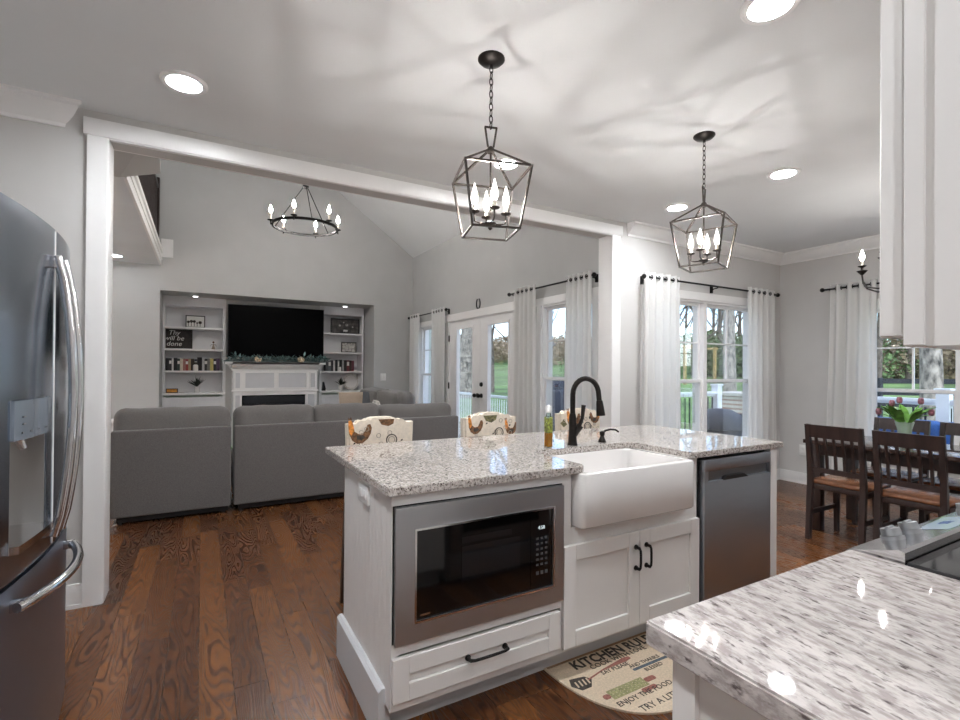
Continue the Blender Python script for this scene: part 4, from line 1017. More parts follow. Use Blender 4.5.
def stool(cx, label, seed):
    yb = 2.745
    t = thing('counter_stool', label, 'counter stool', (cx, 2.62, 0), 'upholstered counter stools behind the island')
    hw, zt = 0.204, 1.005
    top = []
    for i in range(25):
        u = 2 * i / 24 - 1; au = abs(u)
        z = zt + 0.033 * (0.5 + 0.5 * math.cos(PI * min(1, max(0, (au - 0.28) / 0.42)))) if au > 0.28 else zt + 0.033
        top.append((cx + u * (hw - 0.006), z))
    outline = [(cx - hw + 0.02, 0.62), (cx + hw - 0.02, 0.62)] + top[::-1]
    m = MB(); m.prism(outline, yb, yb + 0.07, 'y')
    bmesh.ops.bevel(m.bm, geom=[e for e in m.bm.edges if abs(e.verts[0].co.y - e.verts[1].co.y) < 1e-6], offset=0.014, segments=3, affect='EDGES')
    bk = None
    pats = []
    rnd = random.Random(seed)
    L, Rr, Tz = cx - hw + 0.012, cx + hw - 0.012, zt
    if seed == 1:
        pats += rooster(cx - 0.125, 0.945, 0.16); pats += [(1, [(cx - 0.02, 1.026), (cx + 0.075, 1.026), (cx + 0.07, 0.998), (cx + 0.04, 0.985), (cx, 0.995)])]
    elif seed == 2:
        pats += rooster(cx - 0.115, 0.945, 0.13); pats += rooster(cx + 0.155, 0.925, 0.12, 1)
        pats += [(4, [(cx - 0.06, 1.02), (cx + 0.045, 1.02), (cx + 0.035, 0.99), (cx, 0.972), (cx - 0.04, 0.985)])]
    else:
        pats += rooster(cx - 0.07, 0.95, 0.15); pats += rooster(cx + 0.13, 0.965, 0.12, -1); pats += [(4, [(cx - 0.19, 0.94), (cx - 0.16, 0.965), (cx - 0.13, 0.93), (cx - 0.16, 0.91)])]
    for k in range(9):
        px, pz = rnd.uniform(L + 0.03, Rr - 0.03), rnd.uniform(0.80, 0.985)
        for q in ringpoly(px, pz, 0.014, 0.011, 10, 1.0): pats.append((5, q))
    for q in ringpoly(cx + 0.06, 0.905, 0.034, 0.028): pats.append((3, q))
    for q in ringpoly(cx + 0.06, 0.905, 0.021, 0.017): pats.append((5, q))
    for k in range(10):
        px, pz = rnd.uniform(L + 0.02, Rr - 0.02), rnd.uniform(0.78, 0.985)
        pats.append((3, [(px, pz), (px + 0.012, pz + 0.004), (px + 0.01, pz + 0.012), (px + 0.002, pz + 0.009)]))
    for i_, (mi, pl) in enumerate(pats):
        m.mi = mi; m.prism([(min(max(p[0], L), Rr), p[1]) for p in pl], yb - 0.0010 - 0.00002 * i_, yb + 0.002, 'y')
    m.build('backrest', [CREAM, INK_B, INK_O, INK_K, INK_G, INK_L], t, smooth=40)
    m = MB(); m.box(cx - 0.215, 2.33, 0.55, cx + 0.215, 2.76, 0.66, 0.03, 3); m.build('seat', CREAM, t)
    for sx in (-1, 1):
        for y0, y1 in ((2.36, 2.34), (2.76, 2.80)):
            m = MB(); m.tube([(cx + sx * 0.185, y0, 0.58), (cx + sx * 0.20, y1, 0)], [0.022 * 1.3, 0.017 * 1.3], 4); m.build('leg', LEGW, t, smooth=0)
    m = MB(); m.bar((cx - 0.19, 2.35, 0.22), (cx + 0.19, 2.35, 0.22), 0.022); m.build('footrest', LEGW, t, smooth=0)
    return t
stool(0.905, 'rooster-print upholstered counter stool at the left end of the island, in front of the sofa', 1)
stool(1.64, 'rooster-print upholstered counter stool in the middle, below the glass doors', 2)
stool(2.40, 'rooster-print upholstered counter stool directly behind the faucet', 3)
# ---------------------------------------------------------------- sectional sofa
def sofa_back_cushion(t, x, y, w, z0=0.60, h=0.36, th=0.24, rz=0.0, tilt=12, seed=0):
    m = MB()
    m.cushion((x, y, z0 + h / 2), w, th, h, 20, 0.085, 0.006, seed, Matrix.Rotation(R(-tilt * 0.4), 3, 'X'))
    return m.build('back_cushion', SOFA2, t, smooth=60)
def sofa_body(name, label, x0, x1, back=True):
    t = thing(name, label, 'sofa', ((x0 + x1) / 2, 5.42, 0), 'modules of the grey sectional sofa')
    m = MB(); m.box(x0, 4.98, 0.065, x1, 5.07, 0.785, 0.016, 3); m.build('back_panel', SOFA, t)
    m = MB(); m.box(x0 + 0.01, 5.1, 0.10, x1 - 0.01, 5.92, 0.30, 0.012); m.build('base', SOFA, t)
    m = MB(); m.box(x0 + 0.04, 5.02, 0.02, x1 - 0.02, 5.9, 0.066); m.build('plinth', BLACKPL, t, smooth=0)
    for fx_ in (x0 + 0.06, x1 - 0.06):
        for fy_ in (5.05, 5.85):
            m = MB(); m.cyl((fx_, fy_, 0), (fx_, fy_, 0.03), 0.025); m.build('foot', BLACKPL, t)
    return t
s1 = sofa_body('sofa_section', 'grey sofa section standing left of the gap, one wide back cushion', -0.645, 0.238)
m = MB(); m.box(-0.63, 5.13, 0.30, 0.225, 5.93, 0.47, 0.05, 3); m.build('seat_cushion', SOFA2, s1)
sofa_back_cushion(s1, -0.205, 5.20, 0.885, 0.46, 0.495, 0.30, 0, 14, 1)
s2 = sofa_body('sofa_section', 'long grey sofa section right of the gap, three back cushions and the corner', 0.262, 2.545)
for i, (xa, xb) in enumerate(((0.27, 0.985), (0.985, 1.66), (1.66, 2.50))):
    m = MB(); m.box(xa + 0.005, 5.13, 0.30, xb - 0.005, 5.93, 0.47, 0.05, 3); m.build('seat_cushion', SOFA2, s2)
    sofa_back_cushion(s2, (xa + xb) / 2, 5.20, (xb - xa) + (0.015 if i < 2 else 0.04), 0.46, (0.49, 0.485, 0.46)[i], 0.30, 0, 14, 2 + i)
t = thing('sofa_section', 'grey return section of the sectional running toward the fireplace beside the glass doors', 'sofa', (2.1, 6.75, 0), 'modules of the grey sectional sofa')
m = MB(); m.box(2.40, 5.94, 0.065, 2.54, 7.6, 0.76, 0.018, 3); m.build('back_panel', SOFA, t)
m = MB(); m.box(1.60, 5.94, 0.06, 2.40, 7.6, 0.30, 0.012); m.build('base', SOFA, t)
m = MB(); m.box(1.62, 5.96, 0.0, 2.5, 7.58, 0.07); m.build('plinth', BLACKPL, t, smooth=0)
for ya, yb_ in ((5.95, 6.77), (6.77, 7.59)):
    m = MB(); m.box(1.61, ya, 0.30, 2.40, yb_, 0.47, 0.05, 3); m.build('seat_cushion', SOFA2, t)
    m = MB(); m.cushion((2.28, (ya + yb_) / 2, 0.735), 0.30, 0.84, 0.56, 16, 0.09, 0.012, int(ya * 10)); m.build('back_cushion', SOFA2, t, smooth=60)
m = MB(); m.box(1.60, 7.45, 0.065, 2.54, 7.62, 0.62, 0.04, 3); m.build('armrest', SOFA, t)
def throw_pillow(c, w, h, th, rx, rz, ml, label, seed, extra=None):
    m = MB(); m.pillow(c, w, h, th, 12, 0.75, R(rx), R(rz), 0.004, seed, 3.0)
    return tag(m.build('throw_pillow', ml, smooth=60), label, 'pillow', 'throw pillows on the sectional')
TANP = mat('tan_pillow_cloth', (186, 168, 150), 0.95, var=0.06, vscale=90, bump=0.2, bscale=300)
DKP = mat('charcoal_pillow_cloth', (92, 94, 98), 0.95, var=0.08, vscale=90, bump=0.2, bscale=300)
CRP = mat('cream_pattern_pillow', (206, 202, 196), 0.95, var=0.25, vscale=40)
TEAL = mat('teal_pillow_cloth', (58, 82, 92), 0.95, var=0.2, vscale=40)
throw_pillow((1.99, 7.28, 0.725), 0.48, 0.50, 0.14, 76, 4, TANP, 'tan throw pillow leaning at the far end of the sectional', 3)
throw_pillow((2.24, 7.0, 0.75), 0.46, 0.50, 0.16, 70, -24, DKP, 'charcoal throw pillow just right of the tan pillow', 4)
throw_pillow((2.13, 6.55, 0.70), 0.40, 0.40, 0.14, 66, -60, CRP, 'pale patterned throw pillow on the return of the sectional', 5)
throw_pillow((1.45, 5.42, 0.66), 0.36, 0.36, 0.13, 72, 2, TEAL, 'teal throw pillow tucked behind the sofa back', 6)
throw_pillow((1.98, 5.50, 0.68), 0.44, 0.44, 0.14, 70, -20, CRP, 'pale patterned throw pillow in the corner seat of the sectional', 8)

# ---------------------------------------------------------------- fireplace wall
YB = 9.24
def bookcase(x0, x1, ix0, ix1, label):
    t = thing('bookcase', label, 'bookcase', ((x0 + x1) / 2, YB, 0), 'built-in bookcases beside the fireplace')
    m = MB()
    m.box(x0, YB, 0, ix0, YB + 0.02, 2.453); m.box(ix1, YB, 0, x1, YB + 0.02, 2.453); m.box(ix0, YB, 2.30, ix1, YB + 0.02, 2.453)
    m.box(ix0 - 0.02, YB + 0.01, 0.05, ix0, 9.58, 2.35); m.box(ix1, YB + 0.01, 0.05, ix1 + 0.02, 9.58, 2.35); m.box(ix0, YB + 0.02, 2.30, ix1, 9.58, 2.32); m.box(ix0 - 0.02, 9.57, 0.05, ix1 + 0.02, 9.59, 2.32)
    m.build('carcass', BUILT, t, smooth=0)
    for z in (1.965, 1.612, 1.257):
        m = MB(); m.box(ix0, YB + 0.004, z - 0.03, ix1, 9.57, z, 0.002); m.build('shelf', TRIM, t)
    m = MB(); m.box(x0, YB - 0.025, 0.862, x1, 9.57, 0.895, 0.003); m.build('cabinet_top', TRIM, t)
    xm = (x0 + x1) / 2
    for a, b in ((x0 + 0.03, xm - 0.002), (xm + 0.002, x1 - 0.03)):
        m = MB(); shaker(m, a, 0.10, b, 0.83, YB, r=0.06); m.build('door', BUILT, t, smooth=0)
    return t
bookcase(-0.545, 0.345, -0.515, 0.30, 'white built-in bookcase left of the television')
bookcase(1.865, 2.675, 1.90, 2.645, 'white built-in bookcase right of the television')
m = MB(); m.box(0.345, YB + 0.02, 0, 1.865, YB + 0.06, 2.453); struct(m.build('wall_chimney', WALL_SHADED, smooth=0), 'grey wall panel behind the television')
tv = thing('television', 'large black flat television on the wall above the mantel', 'television', (1.13, 9.2, 1.5))
m = MB(); m.box(0.363, 9.05, 1.487, 1.897, 9.10, 2.357, 0.004); m.build('casing', BLACKPL, tv)
m = MB(); m.box(0.373, 9.047, 1.50, 1.887, 9.0505, 2.347); m.build('screen', TVSCR, tv, smooth=0)
m = MB(); m.box(0.9, 9.10, 1.75, 1.36, YB + 0.021, 2.1); m.build('wall_mount', BLACKPL, tv, smooth=0)

mt = thing('fireplace_mantel', 'white panelled fireplace mantel under the television', 'fireplace', (1.1, 9.0, 0))
MX0, MX1, MY = 0.44, 1.752, 8.88
m = MB()
m.box(MX0, MY, 0, 0.572, YB + 0.02, 0.86); m.box(1.562, MY, 0, MX1, YB + 0.02, 0.86); m.box(MX0, MY, 0.86, MX1, YB + 0.02, 1.27)
m.box(0.572, YB - 0.02, 0, 1.562, YB + 0.02, 0.86)
m.build('surround', TRIM, mt, smooth=0)
m = MB()
prof = [(0, 1.26), (0.012, 1.26), (0.016, 1.285), (0.05, 1.31), (0.08, 1.345), (0.088, 1.365), (0.12, 1.37), (0.12, 1.407), (0, 1.407)]
m.prism([(MY - d, z) for d, z in prof], MX0 - 0.02, MX1 + 0.02, 'x'); m.prism([(MX0 - d, z) for d, z in prof], MY - 0.02, YB + 0.02, 'y'); m.prism([(MX1 + d, z) for d, z in prof], MY - 0.02, YB + 0.02, 'y')
m.box(MX0 - 0.12, MY - 0.12, 1.37, MX1 + 0.12, YB + 0.02, 1.407, 0.003)
m.build('mantel_shelf', TRIM, mt, smooth=0)
m = MB(); m.box(MX0 - 0.025, MY - 0.025, 0.915, MX1 + 0.025, MY, 0.945, 0.003); m.build('ledge_moulding', TRIM, mt)
for a, b, c, d in ((0.64, 0.97, 1.065, 1.215), (1.10, 0.97, 1.52, 1.215)): pass
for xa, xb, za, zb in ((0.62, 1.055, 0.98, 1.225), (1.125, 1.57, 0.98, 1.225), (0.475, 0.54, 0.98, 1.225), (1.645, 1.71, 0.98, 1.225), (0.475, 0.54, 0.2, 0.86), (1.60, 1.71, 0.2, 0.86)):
    m = MB(); m.box(xa, MY - 0.003, za, xb, MY + 0.004, zb); m.build('panel_field', mat('grey_white_panel', (206, 207, 210), 0.45, var=0.01), mt, smooth=0)  # white panel greyed to paint in the shade of a recess
    m = MB(); frame(m, xa - 0.022, za - 0.022, xb + 0.022, zb + 0.022, xa, za, xb, zb, MY - 0.02, MY); m.build('panel_moulding', TRIM, mt, smooth=0)
fb = MB(); fb.box(0.574, MY + 0.02, 0.02, 1.56, MY + 0.03, 0.855); fb.box(0.574, MY + 0.004, 0.02, 1.56, MY + 0.03, 0.05); f_ = fb.build('firebox', BLACKGL, mt, smooth=0)
fb = MB(); fb.box(0.59, MY + 0.010, 0.70, 1.545, MY + 0.021, 0.72); fb.box(0.59, MY + 0.014, 0.725, 1.545, MY + 0.021, 0.84); fb.build('vent_bar', mat('grey_vent_metal', (40, 42, 46), 0.4, 0.5, var=0.05), f_, smooth=0)

# garland on the mantel
gl = thing('mantel_garland', 'blue-green leafy garland with two cream flowers along the mantel shelf', 'garland', (1.1, 8.9, 1.407))
m = MB(); rnd = random.Random(3)
for i in range(700):
    x = rnd.uniform(0.33, 1.90); y = rnd.uniform(8.78, 8.94); z = 1.412 + abs(rnd.gauss(0.03, 0.022)) + 0.012 * math.sin(x * 17)
    a = rnd.uniform(0, 2 * PI); l = rnd.uniform(0.06, 0.12); w = l * 0.34; tl = rnd.uniform(-0.4, 1.0)
    d = Vector((math.cos(a) * math.cos(tl), math.sin(a) * math.cos(tl), math.sin(tl))); sd = d.cross(Vector((0.2, 0.1, 1))).normalized()
    p = Vector((x, y, max(z, 1.412)))
    q = [p, p + d * l * .5 + sd * w * .5, p + d * l, p + d * l * .5 - sd * w * .5]
    for v_ in q: v_.z = max(v_.z, 1.409)
    m.poly(q)
m.tube([(0.33 + 0.157 * i, 8.88 + 0.01 * math.sin(i * 2), 1.418) for i in range(11)], 0.008, 6)
m.build('greenery', GARL, gl, smooth=0, fix=False)
for x in (0.80, 1.47):
    m = MB()
    for k in range(7):
        a = k * 2 * PI / 7; m.sphere((x + 0.033 * math.cos(a), 8.79 + 0.01 * math.sin(k * 2), 1.453 + 0.033 * math.sin(a)), 0.024, (1, 0.6, 1), 10, 6)
    m.sphere((x, 8.775, 1.453), 0.02, (1, 0.7, 1), 10, 6); m.build('cream_flower', FLOWER, gl)

# things on the shelves
def pframe(name, label, cat, x0, x1, z0, z1, y, fm, pm, extra=None, fw=0.014, lean=0.0):
    t = thing(name, label, cat, ((x0 + x1) / 2, y, z0))
    m = MB(); frame(m, x0, z0, x1, z1, x0 + fw, z0 + fw, x1 - fw, z1 - fw, y, y + 0.02); m.box(x0, y + 0.015, z0, x1, y + 0.022, z1); m.build('frame', fm, t, smooth=0)
    m = MB(); m.box(x0 + fw, y + 0.008, z0 + fw, x1 - fw, y + 0.014, z1 - fw)
    if extra: extra(m)
    m.build('picture', pm, t, smooth=0); return t
PAPER = mat('white_paper', (226, 224, 220), 0.8, var=0.02)
PHOTO = mat('dark_photo_print', (58, 54, 52), 0.5, var=0.6, vscale=14)
PHOTO2 = mat('grey_print', (150, 146, 140), 0.5, var=0.4, vscale=24)
def trees_pic(m):
    m.mi = 1; rnd = random.Random(5)
    for k in range(5):
        x = -0.20 + k * 0.042; r = rnd.uniform(0.014, 0.026); z = 2.02 + rnd.uniform(0, 0.05)
        m.prism([(x + r * math.cos(a * PI / 5), z + r * math.sin(a * PI / 5)) for a in range(10)], 9.366, 9.3695, 'y'); m.prism([(x - .004, 1.985), (x + .004, 1.985), (x + .004, z), (x - .004, z)], 9.366, 9.3695, 'y')
pframe('picture_frame', 'black framed black-and-white picture of trees on the top left shelf', 'picture frame', -0.24, 0.04, 1.965, 2.165, 9.36, BLACKPL, [PAPER, INK_K], trees_pic)
sg = thing('script_sign', 'dark wooden sign with white script standing on the second left shelf', 'sign', (-0.32, 9.45, 1.612))
m = MB(); m.box(-0.512, 9.40, 1.612, -0.14, 9.425, 1.93); m.build('board', mat('dark_sign_board', (44, 38, 36), 0.7, var=0.2, vscale=20), sg, smooth=0)
m = MB()
for i, tx in enumerate(('Thy', 'will be', 'done')): m.text(tx, 0.105, Matrix.Translation((-0.40, 9.398, 1.84 - i * 0.09)) @ RX @ Matrix(((1, 0.25, 0, 0), (0, 1, 0, 0), (0, 0, 1, 0), (0, 0, 0, 1))), 'CENTER')
m.build('lettering', PAPER, sg, smooth=0)
an = thing('angel_figurine', 'small wire figurine with raised arms on the second left shelf', 'figurine', (0.165, 9.42, 1.612))
m = MB(); m.lathe([(0.026, 0), (0.028, 0.01), (0.012, 0.07), (0.008, 0.10)], (0.165, 9.42, 1.612), 12); m.build('body', INK_L, an)
m = MB(); m.sphere((0.165, 9.42, 1.735), 0.016); m.build('head', INK_B, an)
for s_ in (-1, 1):
    m = MB(); m.tube([(0.165, 9.42, 1.70), (0.165 + s_ * 0.03, 9.42, 1.695), (0.165 + s_ * 0.045, 9.42, 1.668)], 0.003, 6); m.build('arm', INK_K, an)
def book(x, w, h, z, rgb, label, y=9.30, d=0.15, band=None, grp='books on the left bookcase'):
    t = thing('book', label, 'book', (x + w / 2, y + d / 2, z), grp)
    key = 'book_cover_%d_%d_%d' % rgb
    m = MB(); m.box(x, y, z, x + w, y + d, z + h, 0.002, 1)
    if band: m.mi = 1; m.box(x + 0.002, y - 0.0006, z + h * band[0], x + w - 0.002, y + 0.002, z + h * band[1])
    m.build('cover', [mat(key, rgb, 0.6, var=0.08, vscale=20), PAPER], t, smooth=0)
    m = MB(); m.box(x + 0.002, y + 0.004, z + h - 0.004, x + w - 0.002, y + d - 0.002, z + h + 0.0005); m.build('pages', PAPER, t, smooth=0)
ORD = ['first', 'second', 'third', 'fourth', 'fifth', 'sixth', 'seventh', 'eighth', 'ninth', 'tenth', 'eleventh', 'twelfth', 'thirteenth', 'fourteenth', 'fifteenth', 'sixteenth', 'seventeenth', 'eighteenth', 'nineteenth']
LB = [('black', (40, 38, 40), .046, .20), ('charcoal', (58, 54, 56), .036, .20), ('white', (222, 220, 216), .024, .20), ('black', (36, 36, 38), .05, .205), ('dark green', (56, 66, 60), .036, .195),
      ('cream', (206, 196, 178), .04, .195), ('dusty rose', (160, 112, 104), .036, .195), ('red', (150, 66, 62), .038, .19), ('tan', (176, 156, 124), .034, .195), ('dark brown', (62, 52, 46), .05, .195),
      ('navy', (48, 52, 66), .036, .19), ('black', (34, 32, 34), .075, .222), ('pale grey', (196, 196, 194), .03, .205), ('charcoal', (60, 58, 58), .042, .20), ('grey', (120, 116, 110), .04, .205), ('yellow', (196, 180, 110), .048, .205), ('black', (38, 34, 40), .04, .20), ('plum', (74, 54, 78), .05, .205)]
for x_, lb_ in ((-0.1, 'tiny puck light in the recess ceiling above the left bookcase'), (2.26, 'tiny puck light in the recess ceiling above the right bookcase')):
    t = thing('puck_light', lb_, 'ceiling light', (x_, 9.0, 2.453), 'puck lights in the recess')  # pucks guessed from small bumps, their glow added to lift the shelves
    m = MB(); m.lathe([(0.05, 0), (0.05, -0.02), (0.04, -0.022)], (x_, 9.0, 2.453), 20); m.build('housing', TRIM, t)
    m = MB(); m.lathe([(0.036, -0.0222), (0.0, -0.024)], (x_, 9.0, 2.453), 16); m.build('lens', mat('puck_lens_glow', (255, 252, 248), 0.4, emit=9, emit_rgb=(250, 250, 252)), t)
x = -0.505
for i, (cn, rgb, w, h) in enumerate(LB):
    w_ = w * 0.97
    book(x, w_, h, 1.257, rgb, '%s book, %s from the left in the left bookcase row' % (cn, ORD[i]), band=(0.55, 0.8) if i % 3 == 1 else None); x += w_ + 0.002
RB = [('dark grey', (70, 72, 76), .05, .22), ('slate', (92, 98, 102), .045, .20), ('charcoal', (54, 54, 56), .04, .205), ('white', (214, 212, 208), .03, .20), ('black', (36, 36, 38), .045, .215), ('pale grey', (180, 178, 174), .026, .20),
      ('black', (32, 32, 36), .05, .215), ('silver grey', (156, 156, 156), .03, .205), ('black', (40, 36, 38), .05, .21), ('maroon', (104, 52, 58), .045, .21), ('dark brown', (70, 52, 50), .04, .205), ('wine red', (112, 62, 70), .045, .20)]
x = 1.985
for i, (cn, rgb, w, h) in enumerate(RB):
    book(x, w, h, 1.257, rgb, '%s book, %s from the left in the right bookcase row' % (cn, ORD[i]), band=(0.5, 0.85) if i % 4 == 1 else None, grp='books on the right bookcase'); x += w + 0.003
jr = thing('glass_jar', 'small white jar with lid standing in front of the left bookcase books', 'jar', (-0.09, 9.27, 1.257))
m = MB(); m.lathe([(0.036, 0), (0.038, 0.01), (0.038, 0.085), (0.024, 0.10)], (-0.09, 9.265, 1.257), 18); m.build('body', PORC, jr)
m = MB(); m.lathe([(0.024, 0.10), (0.026, 0.13), (0.012, 0.14)], (-0.09, 9.265, 1.257), 14); m.build('lid', INK_K, jr)
jr = thing('candle_jar', 'white candle in front of the right bookcase books', 'candle', (2.23, 9.27, 1.257))
m = MB(); m.lathe([(0.034, 0), (0.034, 0.075), (0.03, 0.08)], (2.23, 9.265, 1.257), 18); m.build('wax', PORC, jr)
m = MB(); m.cyl((2.23, 9.265, 1.337), (2.23, 9.265, 1.35), 0.002); m.build('wick', INK_K, jr)
def plant(x, y, z, label, s=1.0):
    t = thing('potted_plant', label, 'plant', (x, y, z), 'spiky plants on the bookcases')
    m = MB(); m.lathe([(0.034, 0), (0.036, 0.004), (0.045, 0.10), (0.040, 0.10), (0.036, 0.09)], (x, y, z), 18); m.build('pot', PORC, t)
    m = MB(); rnd = random.Random(int(x * 100))
    for i in range(34):
        a = rnd.uniform(0, 2 * PI); tl = rnd.uniform(0.5, 1.45); l = rnd.uniform(0.12, 0.19) * s
        d = Vector((math.cos(a) * math.cos(tl), math.sin(a) * math.cos(tl) * 0.6, math.sin(tl))); sd = Vector((-math.sin(a), math.cos(a), 0)) * 0.011
        p = Vector((x, y, z + 0.095)); mid = p + d * l * 0.55 + Vector((0, 0, 0.0)); e = p + d * l + Vector((0, 0, -0.02 * math.cos(tl)))
        m.poly([p - sd * .4, p + sd * .4, mid + sd, e, mid - sd])
    m.build('leaves', LEAFD, t, smooth=0, fix=False)
plant(-0.068, 9.36, 0.895, 'dark spiky plant in white pot on the left bookcase counter', 1.12)
plant(2.29, 9.40, 0.895, 'dark spiky plant in white pot on the right bookcase counter beside the round plate', 0.9)
og = thing('glowing_box', 'small orange box with dark frame on the left bookcase counter', 'box', (-0.43, 9.38, 0.895))  # orange is the panel's own colour, with no emission
m = MB(); frame(m, -0.50, 0.895, -0.335, 0.965, -0.488, 0.907, -0.347, 0.953, 9.35, 9.41); m.build('frame', INK_K, og, smooth=0)
m = MB(); m.box(-0.488, 9.36, 0.907, -0.347, 9.40, 0.953); m.build('panel', mat('orange_glass', (236, 150, 60), 0.3, var=0.2, vscale=30), og, smooth=0)
def art_pic(m):
    m.mi = 1
    for (x, z, r) in ((2.26, 2.12, .022), (2.39, 2.135, .026), (2.50, 2.10, .016), (2.33, 2.18, .014)):
        m.prism([(x + r * math.cos(a * PI / 5), z + r * math.sin(a * PI / 5)) for a in range(10)], 9.376, 9.379, 'y')
    m.mi = 2; m.prism([(2.32, 2.01), (2.40, 2.005), (2.41, 2.04), (2.33, 2.045)], 9.376, 9.379, 'y')
pframe('picture_frame', 'wide dark framed floral picture on the top right shelf', 'picture frame', 2.09, 2.63, 1.965, 2.255, 9.37, BLACKPL, [PHOTO, PHOTO2, PAPER], art_pic, 0.025)
def cal(m):
    m.mi = 1
    for i in range(8):
        for j in range(5): m.prism([(2.32 + i * .028, 1.645 + j * .026), (2.337 + i * .028, 1.645 + j * .026), (2.337 + i * .028, 1.66 + j * .026), (2.32 + i * .028, 1.66 + j * .026)], 9.376, 9.379, 'y')
pframe('picture_frame', 'small dark framed grid print on the second right shelf', 'picture frame', 2.29, 2.575, 1.612, 1.81, 9.37, BLACKPL, [PHOTO2, PAPER], cal)
pl = thing('decorative_plate', 'round pale patterned plate standing on the right bookcase counter', 'plate', (2.50, 9.46, 0.895))
m = MB(); m.M = Matrix.Translation((2.50, 9.47, 1.055)) @ Matrix.Rotation(R(82), 4, 'X')
m.lathe([(0.10, -0.004), (0.158, 0.008), (0.160, 0.012), (0.155, 0.014), (0.11, 0.004), (0.0, 0.003)], (0, 0, 0), 40); m.build('plate', PORC, pl)
m = MB(); m.M = Matrix.Translation((2.50, 9.47, 1.055)) @ Matrix.Rotation(R(82), 4, 'X'); m.torus((0, 0, 0.009), 0.128, 0.003, n=32, m=6); m.torus((0, 0, 0.014), 0.153, 0.002, n=32, m=6)
for k in range(14):
    a = k * 2 * PI / 14; m.sphere((0.142 * math.cos(a), 0.142 * math.sin(a), 0.012), 0.006, (1, 1, .4), 8, 5)
m.build('rim_pattern', INK_L, pl)
m = MB(); m.tube([(2.44, 9.41, 0.90), (2.44, 9.47, 0.90), (2.44, 9.49, 1.02)], 0.004, 6); m.tube([(2.56, 9.41, 0.90), (2.56, 9.47, 0.90), (2.56, 9.49, 1.02)], 0.004, 6); m.build('stand', BLACK, pl)
m = MB(); m.prism([(1.93, 0.895), (1.99, 0.895), (2.0, 0.93), (1.97, 1.06), (1.945, 1.06)], 9.32, 9.36, 'y'); tag(m.build('wedge_ornament', BLACKPL), 'black wedge ornament at the left of the right bookcase counter', 'ornament')
m = MB(); m.lathe([(0.02, 0), (0.012, 0.01), (0.008, 0.05), (0.012, 0.055), (0.012, 0.09)], (1.96, 9.30, 1.612), 12); tag(m.build('candlestick', PORC), 'small white candlestick on the second right shelf', 'candlestick')

sw = thing('light_switch', 'white switch plate on the far wall right of the recess', 'switch', (2.87, YG, 1.1))
m = MB(); m.box(2.82, YG - 0.007, 1.095, 2.925, YG, 1.225, 0.002); m.build('plate', PLASTW, sw)
for x in (2.85, 2.895):
    m = MB(); m.box(x - 0.012, YG - 0.011, 1.13, x + 0.012, YG - 0.006, 1.19, 0.001); m.build('rocker', PLASTW, sw)
hs = MB(); pts = []
for k in range(13):
    a = R(122 + 296 * k / 12)
    pts.append((XF - 0.008, 6.13 + 0.052 * math.cos(a), 2.255 + 0.075 * math.sin(a)))
hs.tube(pts, [0.009] * 13, 4); tag(hs.build('horseshoe', BLACK), 'grey horseshoe hung above the glass doors', 'horseshoe')
m = MB(); m.box(-1.05, 8.1, 0, -0.70, 8.55, 0.55, 0.01); m.M = None
m.box(-1.1, 8.05, 0.55, -0.60, 8.6, 0.58, 0.004)
tag(m.build('side_table', TRIM), 'white side table peeking over the sofa beside the left bookcase', 'table')

# loft railing
lr = thing('loft_railing', 'dark stained balustrade along the loft edge, upper left', 'railing', (-0.6, 6.9, 3.05))
m = MB(); m.box(-0.635, 5.0, 3.92, -0.575, 8.62, 3.975, 0.006); m.build('handrail', DKWOOD, lr)
m = MB(); m.box(-0.625, 5.0, 3.05, -0.585, 8.62, 3.085); m.build('bottom_rail', DKWOOD, lr, smooth=0)
for y in (5.0, 8.58):
    m = MB(); m.box(-0.65, y - 0.045, 3.05, -0.56, y + 0.045, 4.08, 0.006); m.build('newel_post', DKWOOD, lr)
y = 5.12
while y < 8.5:
    m = MB(); m.box(-0.619, y - 0.018, 3.08, -0.587, y + 0.018, 3.925); m.build('baluster', DKWOOD, lr, smooth=0); y += 0.105
